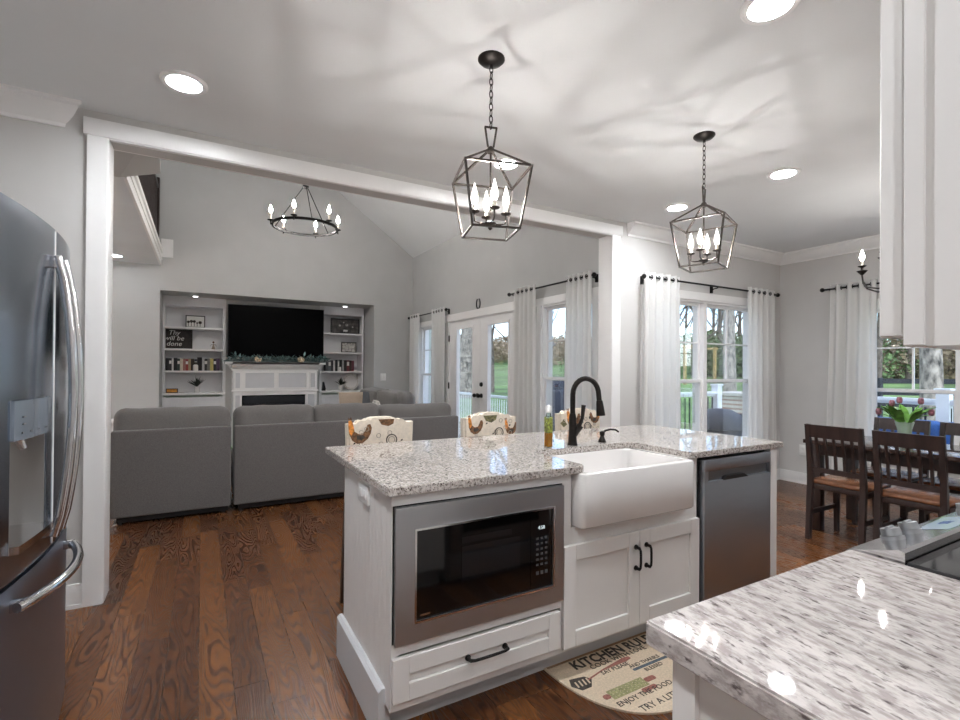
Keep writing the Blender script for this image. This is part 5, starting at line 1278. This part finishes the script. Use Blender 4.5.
# ---------------------------------------------------------------- curtains and rods
def curtain(P, a0, a1, zr, label, seed, flare0=0.0, flare1=0.0, nf=5, amp=0.034, z0=0.012):
    """grommet curtain; P(a, d, z) with a along the wall and d out from the rod"""
    rnd = random.Random(seed); t = thing('window_curtain', label, 'curtain', P((a0 + a1) / 2, 0, 0), 'white grommet curtains')
    ns, nz = nf * 12, 16; ph = rnd.uniform(0, 6)
    m = MB(); g = []
    for i in range(ns + 1):
        s = i / ns; col = []
        for j in range(nz + 1):
            q = j / nz; z = z0 + (zr + 0.045 - z0) * (1 - q)
            f = q ** 1.2
            a = a0 + (a1 - a0) * s - flare0 * f * (1 - s) + flare1 * f * s + 0.006 * math.sin(6 * q + ph + 9 * s) * q
            am = amp * (1 + 0.15 * math.sin(ph + 2.3 * s * nf + 2 * q)) * (0.85 + 0.25 * q)
            d = am * math.sin(2 * PI * nf * s + 0.5 * math.sin(3 * q + ph) * q)
            col.append(m.bm.verts.new(P(a, d, z)))
        g.append(col)
    for i in range(ns):
        for j in range(nz): m.bm.faces.new((g[i][j], g[i + 1][j], g[i + 1][j + 1], g[i][j + 1]))
    o = m.build('cloth', CURTAIN, t, smooth=80, fix=False)
    md = o.modifiers.new('thickness', 'SOLIDIFY'); md.thickness = 0.0025; md.offset = 0
    for k in range(nf * 2):
        s = (k + 0.5) / (nf * 2) - 0.25 / nf + 0.0; a = a0 + (a1 - a0) * (k * 0.5 / nf + 0.0 / nf)
        if k == 0: continue
        p, q = Vector(P(a - 0.001, 0, zr)), Vector(P(a, 0, zr))
        axis = 'x' if abs((q - p).x) > abs((q - p).y) else 'y'
        m = MB(); m.torus(P(a, 0, zr), 0.019, 0.004, axis, 14, 6); m.build('grommet', BLACK, t)
    return t
def rod(P, a0, a1, z, label, brackets):
    t = thing('curtain_rod', label, 'curtain rod', P((a0 + a1) / 2, 0, z), 'black curtain rods')
    m = MB(); m.cyl(P(a0, 0, z), P(a1, 0, z), 0.010, n=12); m.build('rod', BLACK, t)
    for a, s in ((a0, -1), (a1, 1)):
        m = MB(); m.sphere(P(a + s * 0.018, 0, z), 0.024, n=12, m=8); m.build('finial', BLACK, t)
    for a in brackets:
        m = MB(); p = P(a, 0, z); w = P(a, -1, z); d = Vector(w) - Vector(p); d.normalize()
        m.tube([Vector(p) + Vector((0, 0, -0.012)), Vector(p) + d * 0.05 + Vector((0, 0, -0.018)), Vector(p) + d * 0.0785 + Vector((0, 0, -0.03))], 0.006, 8)
        e = Vector(p) + d * 0.0785
        m.box(e.x - 0.012, e.y - 0.012, z - 0.06, e.x + 0.012, e.y + 0.012, z + 0.02); m.build('bracket', BLACK, t, smooth=0)
    return t
QN = lambda a, d, z: (a, 3.343 - d, z)
QE = lambda a, d, z: (XR - 0.092 - d, a, z)
QF = lambda a, d, z: (XF - 0.092 - d, a, z)
rod(QN, 3.72, 5.94, 2.225, 'black curtain rod over the dining window, under the farther lantern', (3.76, 4.83, 5.90))
curtain(QN, 3.70, 4.215, 2.225, 'white curtain hanging left of the dining window, beside the cased opening', 1, 0.02, 0.02)
curtain(QN, 5.36, 5.90, 2.225, 'white curtain hanging right of the dining window, near the room corner', 2, 0.0, 0.02)
rod(QE, 0.78, 2.90, 2.235, 'black curtain rod on the wall behind the dining table', (0.85, 1.85, 2.84))
curtain(QE, 2.40, 2.835, 2.235, 'white curtain behind the dining table, left of its window', 3, 0.0, 0.05, 4, 0.036)
rod(QF, 3.67, 5.17, 2.255, 'black curtain rod over the window right of the glass doors', (3.70, 5.12))
curtain(QF, 3.68, 4.08, 2.255, 'white curtain between the narrow living room window and the cased opening', 4, 0.0, 0.03)
curtain(QF, 4.62, 5.08, 2.255, 'white curtain between the glass doors and the narrow living room window', 5, 0.04, 0.04)
rod(QF, 7.03, 8.60, 2.255, 'black curtain rod over the window left of the glass doors', (7.08, 8.55))
curtain(QF, 7.06, 7.58, 2.255, 'white curtain against the left edge of the glass doors', 6, 0.0, 0.0)
curtain(QF, 8.10, 8.57, 2.255, 'white curtain in the far corner of the living room', 7, 0.06, 0.02, 4)

# ---------------------------------------------------------------- dining set
TX0, TX1, TY0, TY1 = 4.42, 5.16, 0.35, 2.27
tb = thing('dining_table', 'long dark dining table with four square legs', 'dining table', (4.79, 1.3, 0))
m = MB(); m.box(TX0, TY0, 0.718, TX1, TY1, 0.75, 0.004); m.build('tabletop', TABTOP, tb)
m = MB(); m.box(TX0 + 0.05, TY0 + 0.05, 0.63, TX0 + 0.075, TY1 - 0.05, 0.718); m.box(TX1 - 0.075, TY0 + 0.05, 0.63, TX1 - 0.05, TY1 - 0.05, 0.718); m.box(TX0 + 0.05, TY0 + 0.05, 0.63, TX1 - 0.05, TY0 + 0.075, 0.718); m.box(TX0 + 0.05, TY1 - 0.075, 0.63, TX1 - 0.05, TY1 - 0.05, 0.718); m.build('apron', DKWOOD, tb, smooth=0)
for x in (TX0 + 0.08, TX1 - 0.08):
    for y in (TY0 + 0.08, TY1 - 0.08):
        m = MB(); m.box(x - 0.035, y - 0.035, 0, x + 0.035, y + 0.035, 0.718, 0.004); m.build('leg', DKWOOD, tb)
def chair(x, y, label):
    """back toward -x; x,y = back line centre"""
    t = thing('dining_chair', label, 'chair', (x, y, 0), 'slat-back dining chairs')
    w = 0.18
    for s in (-1, 1):
        m = MB(); m.tube([(x - 0.03, y + s * w, 0), (x, y + s * w, 0.45), (x - 0.008, y + s * w, 0.60), (x - 0.05, y + s * w, 0.905)], [0.024, 0.026, 0.025, 0.021], 4); m.build('back_leg', DKWOOD, t, smooth=0)
        m = MB(); m.tube([(x + 0.385, y + s * (w - 0.01), 0), (x + 0.38, y + s * (w - 0.01), 0.42)], [0.021, 0.027], 4); m.build('front_leg', DKWOOD, t, smooth=0)
        m = MB(); m.box(x, y + s * w - 0.009, 0.19, x + 0.385, y + s * w + 0.009, 0.225); m.build('stretcher', DKWOOD, t, smooth=0)
    bm_ = MB(); n = 8
    prof = [(x - 0.046, 0.805), (x - 0.024, 0.805), (x - 0.040, 0.905), (x - 0.062, 0.905)]
    rows = [[bm_.bm.verts.new((px - 0.012 * (1 - (2 * i / n - 1) ** 2), y - w - 0.017 + (2 * w + 0.034) * i / n, pz)) for px, pz in prof] for i in range(n + 1)]
    bm_.bm.faces.new(rows[0][::-1]); bm_.bm.faces.new(rows[-1])
    for i in range(n):
        for j in range(4): bm_.bm.faces.new((rows[i][j], rows[i][(j + 1) % 4], rows[i + 1][(j + 1) % 4], rows[i + 1][j]))
    bm_.build('top_rail', DKWOOD, t, smooth=0)
    m = MB(); m.box(x - 0.011, y - w, 0.53, x + 0.011, y + w, 0.568); m.build('lower_rail', DKWOOD, t, smooth=0)
    for k in range(5):
        ys = y - w + 2 * w * (k + 1) / 6
        m = MB(); m.tube([(x, ys, 0.56), (x - 0.012, ys, 0.68), (x - 0.045, ys, 0.82)], [0.0105, 0.0105, 0.0105], 4)
        for v in m.bm.verts: v.co.y = ys + (v.co.y - ys) * 1.25
        m.build('slat', DKWOOD, t, smooth=0)
    m = MB(); m.box(x + 0.005, y - 0.205, 0.395, x + 0.41, y + 0.205, 0.435, 0.004); m.build('seat_frame', DKWOOD, t)
    m = MB(); m.box(x + 0.012, y - 0.198, 0.435, x + 0.405, y + 0.198, 0.468, 0.014, 3); m.build('seat_pad', SEAT, t)
    return t
c1 = chair(4.215, 1.925, 'dark slat-back dining chair on the kitchen side of the table, nearest the dining window')
c2 = chair(4.215, 1.475, 'dark slat-back dining chair on the kitchen side, between the first chair and the range')
for (x, y, lb) in ((5.32, 1.94, 'dark slat-back dining chair across the table, its back left of the tulip vase'),
                   (5.32, 1.48, 'dark slat-back dining chair across the table, right of the tulip vase')):
    c = copy_tree(c1); c.location = (x, y, 0); c.rotation_euler = (0, 0, PI); c['label'] = lb

vx, vy, vz = 4.80, 1.715, 0.75
va = thing('flower_vase', 'clear glass vase holding tulips on the dining table', 'vase', (vx, vy, vz))
m = MB(); m.lathe([(0.045, 0), (0.05, 0.006), (0.042, 0.05), (0.045, 0.12), (0.062, 0.18), (0.058, 0.18), (0.041, 0.12), (0.038, 0.05), (0.04, 0.012), (0.0, 0.010)], (vx, vy, vz), 28); m.build('glass_body', FROST, va)
m = MB(); m.lathe([(0.036, 0.014), (0.036, 0.05), (0.039, 0.11), (0.0, 0.111)], (vx, vy, vz), 24); m.build('water', glass_mat('pale_green_water', (0.74, 0.86, 0.70, 1), 0.6), va)
rnd = random.Random(11)
TL_ = [((-0.6, 0.8), 0.235, 'leftmost drooping tulip in the vase'), ((-0.15, 0.15), 0.33, 'tallest mauve tulip in the middle of the vase'), ((0.45, -0.45), 0.325, 'mauve tulip just right of the middle of the bouquet'), ((0.7, -0.75), 0.24, 'pink tulip low on the right of the bouquet'), ((0.05, 0.5), 0.30, 'mauve tulip left of the tallest tulip in the vase')]
for (du, dv), hh, lb in TL_:
    t = thing('tulip', lb, 'flower', (vx, vy, vz + 0.02), 'tulips in the vase')
    e = Vector((vx + du * 0.15, vy + dv * 0.17, vz + hh)); b = Vector((vx + du * 0.02, vy + dv * 0.02, vz + 0.02))
    k1 = Vector((vx + du * 0.035, vy + dv * 0.035, vz + 0.17))
    m = MB(); pts = [b.lerp(k1, i / 4) for i in range(5)] + [k1.lerp(e, i / 4) + Vector((0, 0, 0.02 * math.sin(PI * i / 4))) for i in range(1, 5)]
    m.tube(pts, 0.0035, 7); m.build('stem', LEAF, t)
    m = MB(); 
    for k in range(5):
        a = k * 2 * PI / 5; m.sphere((e.x + 0.009 * math.cos(a), e.y + 0.009 * math.sin(a), e.z + 0.02), 0.0135, (0.85, 0.85, 2.0), 10, 7)
    m.build('flower_head', PETAL, t)
    for j in range(4):
        m = MB(); a = math.atan2(dv, du) + rnd.uniform(-1.5, 1.5); L = rnd.uniform(0.14, 0.22); st = k1
        d = Vector((math.cos(a), math.sin(a), 0)); sdv = Vector((-math.sin(a), math.cos(a), 0)); rows = []
        for i in range(7):
            q = i / 6; w = 0.028 * math.sin(PI * min(1, q * 0.92 + 0.08)) + 0.001
            p = st + d * (L * 0.75 * q) + Vector((0, 0, L * (1.05 * q - 0.4 * q * q)))
            rows.append((p - sdv * w, p + Vector((0, 0, -0.006)), p + sdv * w))
        for r0, r1 in zip(rows, rows[1:]):
            m.poly([r0[0], r0[1], r1[1], r1[0]]); m.poly([r0[1], r0[2], r1[2], r1[1]])
        bmesh.ops.remove_doubles(m.bm, verts=m.bm.verts, dist=1e-6); m.build('leaf', LEAF, t, smooth=60, fix=False)
do = thing('wall_outlet', 'white outlet plate low on the dining wall behind the table', 'outlet', (XR, 3.16, 0.36))
m = MB(); m.box(XR - 0.007, 3.12, 0.335, XR, 3.20, 0.455, 0.002); m.build('plate', PLASTW, do)
for z in (0.37, 0.42):
    m = MB(); m.box(XR - 0.0095, 3.143, z - 0.017, XR - 0.006, 3.177, z + 0.017, 0.001); m.build('socket', PLASTW, do)
# ---------------------------------------------------------------- outdoors
def gz(x, y):
    r = math.hypot(x, y)
    return -0.75 + max(0.0, min(r, 70) - 9) * 0.052 + max(0.0, min(r, 125) - 62) * 0.075 + 0.12 * math.sin(x * 0.11) * math.cos(y * 0.09) * min(1, r / 25)
m = MB(); N = 44; span = 110; g = {}
def gp(i): t = i / N; return -30 + 160 * t ** 1.4
for i in range(N + 1):
    for j in range(N + 1):
        x, y = gp(i), gp(j); g[i, j] = m.bm.verts.new((x, y, min(gz(x, y), -0.5) if (x < 9 and y < 10) else gz(x, y)))
for i in range(N):
    for j in range(N): m.bm.faces.new((g[i, j], g[i + 1, j], g[i + 1, j + 1], g[i, j + 1]))
struct(m.build('ground', GRASS, smooth=60), 'green lawn rising away from the house')
m = MB()
m.box(XF + 0.16, 3.6, -0.16, 7.9, 8.15, -0.06); m.box(XR + 0.15, -1.5, -0.16, 7.9, 3.6, -0.06)
struct(m.build('deck', DECK, smooth=0), 'weathered wooden deck outside')
m = MB(); m.box(4.2, 8.15, -0.5, 9.0, 16.0, -0.4); struct(m.build('lower_deck', DECK, smooth=0))
RAILW = mat('white_vinyl_rail', (232, 234, 236), 0.5, var=0.02)
BALUS = mat('dark_balusters', (44, 46, 50), 0.5, 0.4, var=0.05)
def railing(p0, p1, zb, h, label, bal=BALUS, step=0.115, posts=3):
    p0, p1 = Vector((p0[0], p0[1], zb)), Vector((p1[0], p1[1], zb)); d = p1 - p0; L = d.length; u = d / L
    t = thing('deck_railing', label, 'railing', tuple(p0))
    M = Matrix.Translation(p0) @ Matrix(((u.x, -u.y, 0, 0), (u.y, u.x, 0, 0), (0, 0, 1, 0), (0, 0, 0, 1)))
    m = MB(M); m.box(0, -0.045, h - 0.04, L, 0.045, h, 0.0); m.box(0, -0.02, h - 0.075, L, 0.02, h - 0.04); m.build('top_rail', RAILW, t, smooth=0)
    m = MB(M); m.box(0, -0.025, 0.08, L, 0.025, 0.14); m.build('bottom_rail', RAILW, t, smooth=0)
    for k in range(posts):
        a = L * k / (posts - 1); m = MB(M); m.box(a - 0.06, -0.06, -0.1, a + 0.06, 0.06, h + 0.10); m.box(a - 0.075, -0.075, h + 0.10, a + 0.075, 0.075, h + 0.13); m.build('post', RAILW, t, smooth=0)
    n = min(98, int(L / step))
    for k in range(1, n):
        m = MB(M); m.box(L * k / n - 0.009, -0.009, 0.13, L * k / n + 0.009, 0.009, h - 0.1); m.build('baluster', bal, t, smooth=0)
railing((7.6, 0.78), (7.6, 3.9), -0.06, 1.06, 'white deck railing with dark balusters seen through the window behind the table', posts=3)
railing((5.9, 5.4), (7.78, 5.4), -0.06, 1.02, 'white deck railing with dark balusters seen through the dining window', posts=2)
railing((7.0, 9.3), (7.0, 15.5), -0.4, 1.0, 'pale deck railing seen through the glass doors', bal=RAILW, posts=3)

gr = thing('covered_grill', 'round grill under a dark cover on the deck, seen through the dining window', 'grill', (6.2, 4.26, -0.06))
m = MB(); m.lathe([(0.30, 0.02), (0.29, 0.3), (0.31, 0.50), (0.33, 0.58), (0.32, 0.68), (0.25, 0.79), (0.14, 0.85), (0.0, 0.865)], (6.2, 4.26, -0.06), 28); m.build('cover', COVER, gr)
m = MB(); m.torus((6.2, 4.26, 0.53), 0.335, 0.010, n=28); m.build('cord', BLACKPL, gr)
for k in range(4):
    a = k * PI / 2 + .4; m = MB(); m.cyl((6.2 + .27 * math.cos(a), 4.26 + .27 * math.sin(a), -0.06), (6.2 + .27 * math.cos(a), 4.26 + .27 * math.sin(a), 0.0), 0.03); m.build('caster', BLACKPL, gr)
gr = thing('covered_grill', 'tall boxy covered grill on the deck, seen through the narrow living room window', 'grill', (5.35, 6.95, -0.06))
m = MB(); m.box(4.95, 6.65, -0.04, 5.75, 7.25, 0.98, 0.05, 3); m.box(5.0, 6.7, 0.9, 5.7, 7.2, 1.19, 0.10, 3); m.build('cover', COVER, gr)
for x in (5.02, 5.68):
    m = MB(); m.box(x - .04, 6.7, -0.06, x + .04, 6.78, 0.0); m.build('foot', BLACKPL, gr, smooth=0)
pc = thing('patio_chair', 'dark woven patio chair on the deck right of the covered grill', 'chair', (7.0, 4.55, -0.06))
m = MB(); m.lathe([(0.30, 0.0), (0.33, 0.2), (0.33, 0.40), (0.05, 0.41)], (7.0, 4.55, -0.06), 24); m.build('seat', BLACKPL, pc)
m = MB(); n = 12
for k in range(n):
    a0 = -1.0 + 2.4 * k / n; a1 = -1.0 + 2.4 * (k + 1) / n
    q = [(7.0 + .33 * math.cos(a0), 4.55 + .33 * math.sin(a0)), (7.0 + .33 * math.cos(a1), 4.55 + .33 * math.sin(a1)), (7.0 + .29 * math.cos(a1), 4.55 + .29 * math.sin(a1)), (7.0 + .29 * math.cos(a0), 4.55 + .29 * math.sin(a0))]
    m.prism(q, 0.33, 0.66 - 0.08 * abs(k - 5.5) / 5.5)
m.build('backrest', COVER, pc, smooth=0)
ps = thing('patio_sofa', 'blue cushioned patio sofa on the deck behind the dining chairs', 'sofa', (7.1, 2.3, -0.06))
m = MB(); m.box(6.85, 1.55, -0.06, 7.45, 3.0, 0.24, 0.02); m.build('frame', COVER, ps)
m = MB(); m.box(6.82, 1.56, 0.24, 7.42, 2.99, 0.40, 0.05, 3); m.build('seat_cushion', BLUE, ps)
for y0, y1 in ((1.58, 2.27), (2.28, 2.97)):
    m = MB(); m.box(7.25, y0, 0.40, 7.44, y1, 0.76, 0.06, 3); m.build('back_cushion', BLUE, ps)
fp = thing('brick_fire_pit', 'low brick fire-pit wall beyond the deck, at the right of the dining window', 'fire pit', (12.6, 8.15, -0.7))
m = MB(); m.box(12.1, 7.4, gz(12, 8) - 0.15, 13.2, 8.5, 0.66); m.build('brickwork', BRICK, fp, smooth=0)
m = MB(); m.box(12.05, 7.35, 0.66, 13.25, 8.55, 0.74); m.build('capstone', mat('pale_capstone', (190, 182, 172), 0.8, var=0.1), fp, smooth=0)

# house wing seen through the far window
hw = thing('house_wing', 'pale green lap-sided wing of the house seen through the far window', 'building', (4.0, 9.6, -0.8))
m = MB()
for k in range(26): z = -0.8 + 0.16 * k; m.prism([(9.6, z), (9.585, z), (9.598, z + 0.16), (9.6, z + 0.16)], 3.62, 4.52, 'x')
m.box(3.62, 9.6, -0.8, 4.5, 13.0, 3.36); m.build('siding', SIDING, hw, smooth=0)
m = MB(); m.box(4.46, 9.57, -0.8, 4.54, 9.62, 3.36); m.box(3.55, 9.3, 3.36, 4.75, 13.2, 3.5); m.build('trim_board', RAILW, hw, smooth=0)
m = MB(); m.prism([(9.3, 3.5), (13.2, 3.5), (13.2, 5.2)], 3.55, 4.75, 'x'); m.build('roof', SHINGLE, hw, smooth=0)
hb = thing('garden_shed', 'small grey outbuilding with a steep dark roof far off through the narrow window', 'building', (32.8, 44.2, 0.9))
m = MB(); m.box(32.0, 43.5, 0.0, 33.6, 45.0, 4.0); m.build('wall', SIDING, hb, smooth=0)
m = MB(); m.prism([(31.7, 3.9), (34.1, 3.9), (32.9, 5.6)], 43.2, 45.3, 'y'); m.build('roof', SHINGLE, hb, smooth=0)
sw_ = thing('play_set', 'yellow timber swing frame standing on the lawn', 'swing set', (26.5, 19.4, 0.5))
for x, y in ((25.6, 19.9), (26.0, 19.4), (27.6, 19.3), (27.9, 18.7)):
    m = MB(); m.box(x - .07, y - .07, gz(x, y) - 0.2, x + .07, y + .07, 2.75); m.build('post', PINE, sw_, smooth=0)
m = MB(); m.box(25.2, 19.5, 2.62, 28.2, 19.62, 2.74); m.box(25.5, 18.6, 2.74, 25.6, 20.1, 2.84); m.build('beam', PINE, sw_, smooth=0)
m = MB()
for y_ in (19.55, 19.75): m.cyl((26.8, y_, 1.05), (26.8, y_, 2.6), 0.02, n=6)
m.box(26.7, 19.5, 1.0, 26.9, 19.8, 1.05); m.build('swing_seat', BLACKPL, sw_, smooth=0)
def board_fence(p0, p1, n, label):
    p0, p1 = Vector(p0), Vector(p1); d = p1 - p0; L = d.length; u = d / L; nn = Vector((-u.y, u.x))
    t = thing('board_fence', label, 'fence', (p0.x, p0.y, 0))
    for k in range(n + 1):
        q = p0 + d * k / n; z = gz(q.x, q.y); m = MB(); m.box(q.x - .09, q.y - .09, z - .3, q.x + .09, q.y + .09, z + 1.25); m.build('post', FENCEBK, t, smooth=0)
    for r_ in range(3):
        m = MB()
        for k in range(n):
            a, b = p0 + d * k / n, p0 + d * (k + 1) / n; za, zb = gz(a.x, a.y) + 0.35 + r_ * .36, gz(b.x, b.y) + 0.35 + r_ * .36
            o = nn * 0.1; vs = [(a.x + s * o.x + w * nn.x * .02, a.y + s * o.y + w * nn.y * .02, zz + hh) for (a, zz) in ((a, za), (b, zb)) for w in (-1, 1) for s in (1,) for hh in (0, .15)]
            A = [Vector(v) for v in vs]; m.poly([A[0], A[1], A[5], A[4]]); m.poly([A[2], A[3], A[7], A[6]]); m.poly([A[1], A[3], A[7], A[5]]); m.poly([A[0], A[2], A[6], A[4]])
        m.build('board', FENCEBK, t, smooth=0)
board_fence((17.5, 9.2), (21.5, 1.5), 4, 'black three-board fence across the lawn, seen through the window behind the table')

# trees
def bare_tree(x, y, h, r, label, seed, grp, levels=4, lean=(0, 0), barkm=BARKD, first=0.3, nb=5, dens=1.0):
    rnd = random.Random(seed); z = gz(x, y) - 0.3
    t = thing('bare_tree', label, 'tree', (x, y, z), grp)
    tr = MB(); br = MB()
    def grow(mb, p, d, L, r, lev):
        n = 5; pts = [p.copy()]; rs = [r]; q = p.copy(); dd = d.copy()
        for i in range(n):
            sg_ = .025 if lev == 0 else .11
            dd = (dd + Vector((rnd.gauss(0, sg_), rnd.gauss(0, sg_), rnd.gauss(.03, .05)))).normalized()
            q = q + dd * (L / n); pts.append(q.copy()); rs.append(r * (1 - 0.62 * (i + 1) / n))
        mb.tube(pts, rs, 10 if lev == 0 else (6 if lev == 1 else 4), cap=False)
        if lev >= levels: return
        k = nb if lev else int(nb * 2 * dens)
        for j in range(k):
            s = (first if lev == 0 else 0.25) + (1 - (first if lev == 0 else 0.25)) * (j + rnd.random()) / k
            i = min(n - 1, int(s * n)); f = s * n - i; b = pts[i].lerp(pts[i + 1], f)
            ax = Vector((rnd.gauss(0, 1), rnd.gauss(0, 1), rnd.uniform(0.0, 0.9))).normalized()
            nd = (dd * 0.5 + ax).normalized()
            grow(br, b, nd, L * rnd.uniform(0.36, 0.6), rs[i] * 0.5, lev + 1)
    grow(tr, Vector((x, y, z)), Vector((lean[0], lean[1], 1)).normalized(), h, r, 0)
    tr.build('trunk', barkm, t, smooth=60, fix=False); br.build('branches', barkm, t, smooth=0, fix=False)
    return t
bare_tree(10.8, 20.6, 12, 0.42, 'thick ivy-grey tree trunk filling the left glass door', 2, None, 4, barkm=BARK, first=0.45)
bare_tree(13.4, 22.4, 10, 0.16, 'bare tree with dark crossing branches in the right glass door', 5, None, 4, first=0.18, nb=6)
bare_tree(16.2, 10.7, 12, 0.23, 'tall grey tree trunk at the right of the dining window', 3, None, 4, barkm=BARK, first=0.5)
bare_tree(12.0, 3.86, 11, 0.20, 'thick pale tree trunk in the window behind the table, left of the two', 4, None, 3, barkm=BARK, first=0.6)
bare_tree(13.0, 3.90, 11, 0.145, 'pale leaning tree trunk right of the thick trunk, behind the dining table', 6, None, 3, lean=(0.03, -0.05), barkm=BARK, first=0.6)
pr_ = bare_tree(30.5, 24.5, 11, 0.16, 'bare leafless tree in the woods beyond the lawn', 21, 'bare trees beyond the lawn', 4, first=0.2, nb=5)
prb = bare_tree(36.0, 29.0, 12, 0.17, 'bare leafless tree in the woods beyond the lawn', 22, 'bare trees beyond the lawn', 4, first=0.15, nb=5)
rnd = random.Random(9)
k = 0
for ang0, ang1, n in ((50, 59, 10), (66, 76, 12), (24, 42, 4)):
    for i in range(n):
        a = R(ang0 + (ang1 - ang0) * (i + rnd.random() * .8) / n); rr = rnd.uniform(34, 58)
        x, y = rr * math.sin(a), rr * math.cos(a)
        c = copy_tree(pr_ if k % 2 else prb); c.location = (x, y, gz(x, y) - .3); c.rotation_euler = (0, 0, rnd.uniform(0, 6)); s = rnd.uniform(0.7, 1.15); c.scale = (s, s, s); k += 1
def shrub(x, y, w, h, label, seed, grp, leafm, n=2200, ls=0.15):
    rnd = random.Random(seed); z = gz(x, y)
    t = thing('leafy_shrub', label, 'shrub', (x, y, z), grp)
    m = MB()
    for i in range(n):
        while True:
            p = Vector((rnd.uniform(-1, 1), rnd.uniform(-1, 1), rnd.uniform(-1, 1)))
            if 0.25 < p.length < 1: break
        q = Vector((x + p.x * w / 2, y + p.y * w / 2, z + h * (0.40 + 0.55 * p.z)))
        a = Vector((rnd.gauss(0, 1), rnd.gauss(0, 1), rnd.gauss(0, 1))).normalized(); b = a.cross(Vector((rnd.gauss(0, 1), rnd.gauss(0, 1), rnd.gauss(0, 1)))).normalized(); s = ls * rnd.uniform(0.5, 1.2)
        m.poly([q - a * s, q + b * s * .6, q + a * s, q - b * s * .6])
    m.build('foliage', leafm, t, smooth=0, fix=False)
    m = MB(); m.cyl((x, y, z - .2), (x, y, z + h * .5), 0.09, 0.05, 8); m.build('stem', BARKD, t)
    return t
sp = shrub(36, 26.5, 6, 3.0, 'dark green evergreen shrub at the edge of the woods', 31, 'evergreen shrubs along the woods', EVERG)
sc_ = shrub(34, 46, 7, 2.9, 'tan leafless scrub clump at the far edge of the field', 32, 'tan scrub along the field edge', SCRUB, 2200, 0.16)
for ang0, ang1, n, src, r0, r1 in ((50, 60, 9, sp, 40, 50), (67, 70, 2, sp, 36, 44), (69, 76, 5, sc_, 40, 50), (22, 46, 20, sc_, 62, 84), (52, 58, 3, sc_, 46, 52)):
    for i in range(n):
        a = R(ang0 + (ang1 - ang0) * (i + rnd.random() * .7) / n); rr = rnd.uniform(r0, r1); x, y = rr * math.sin(a), rr * math.cos(a)
        c = copy_tree(src); c.location = (x, y, gz(x, y)); c.rotation_euler = (0, 0, rnd.uniform(0, 6)); s = rnd.uniform(0.75, 1.25); c.scale = (s * 1.1, s * 1.1, s)
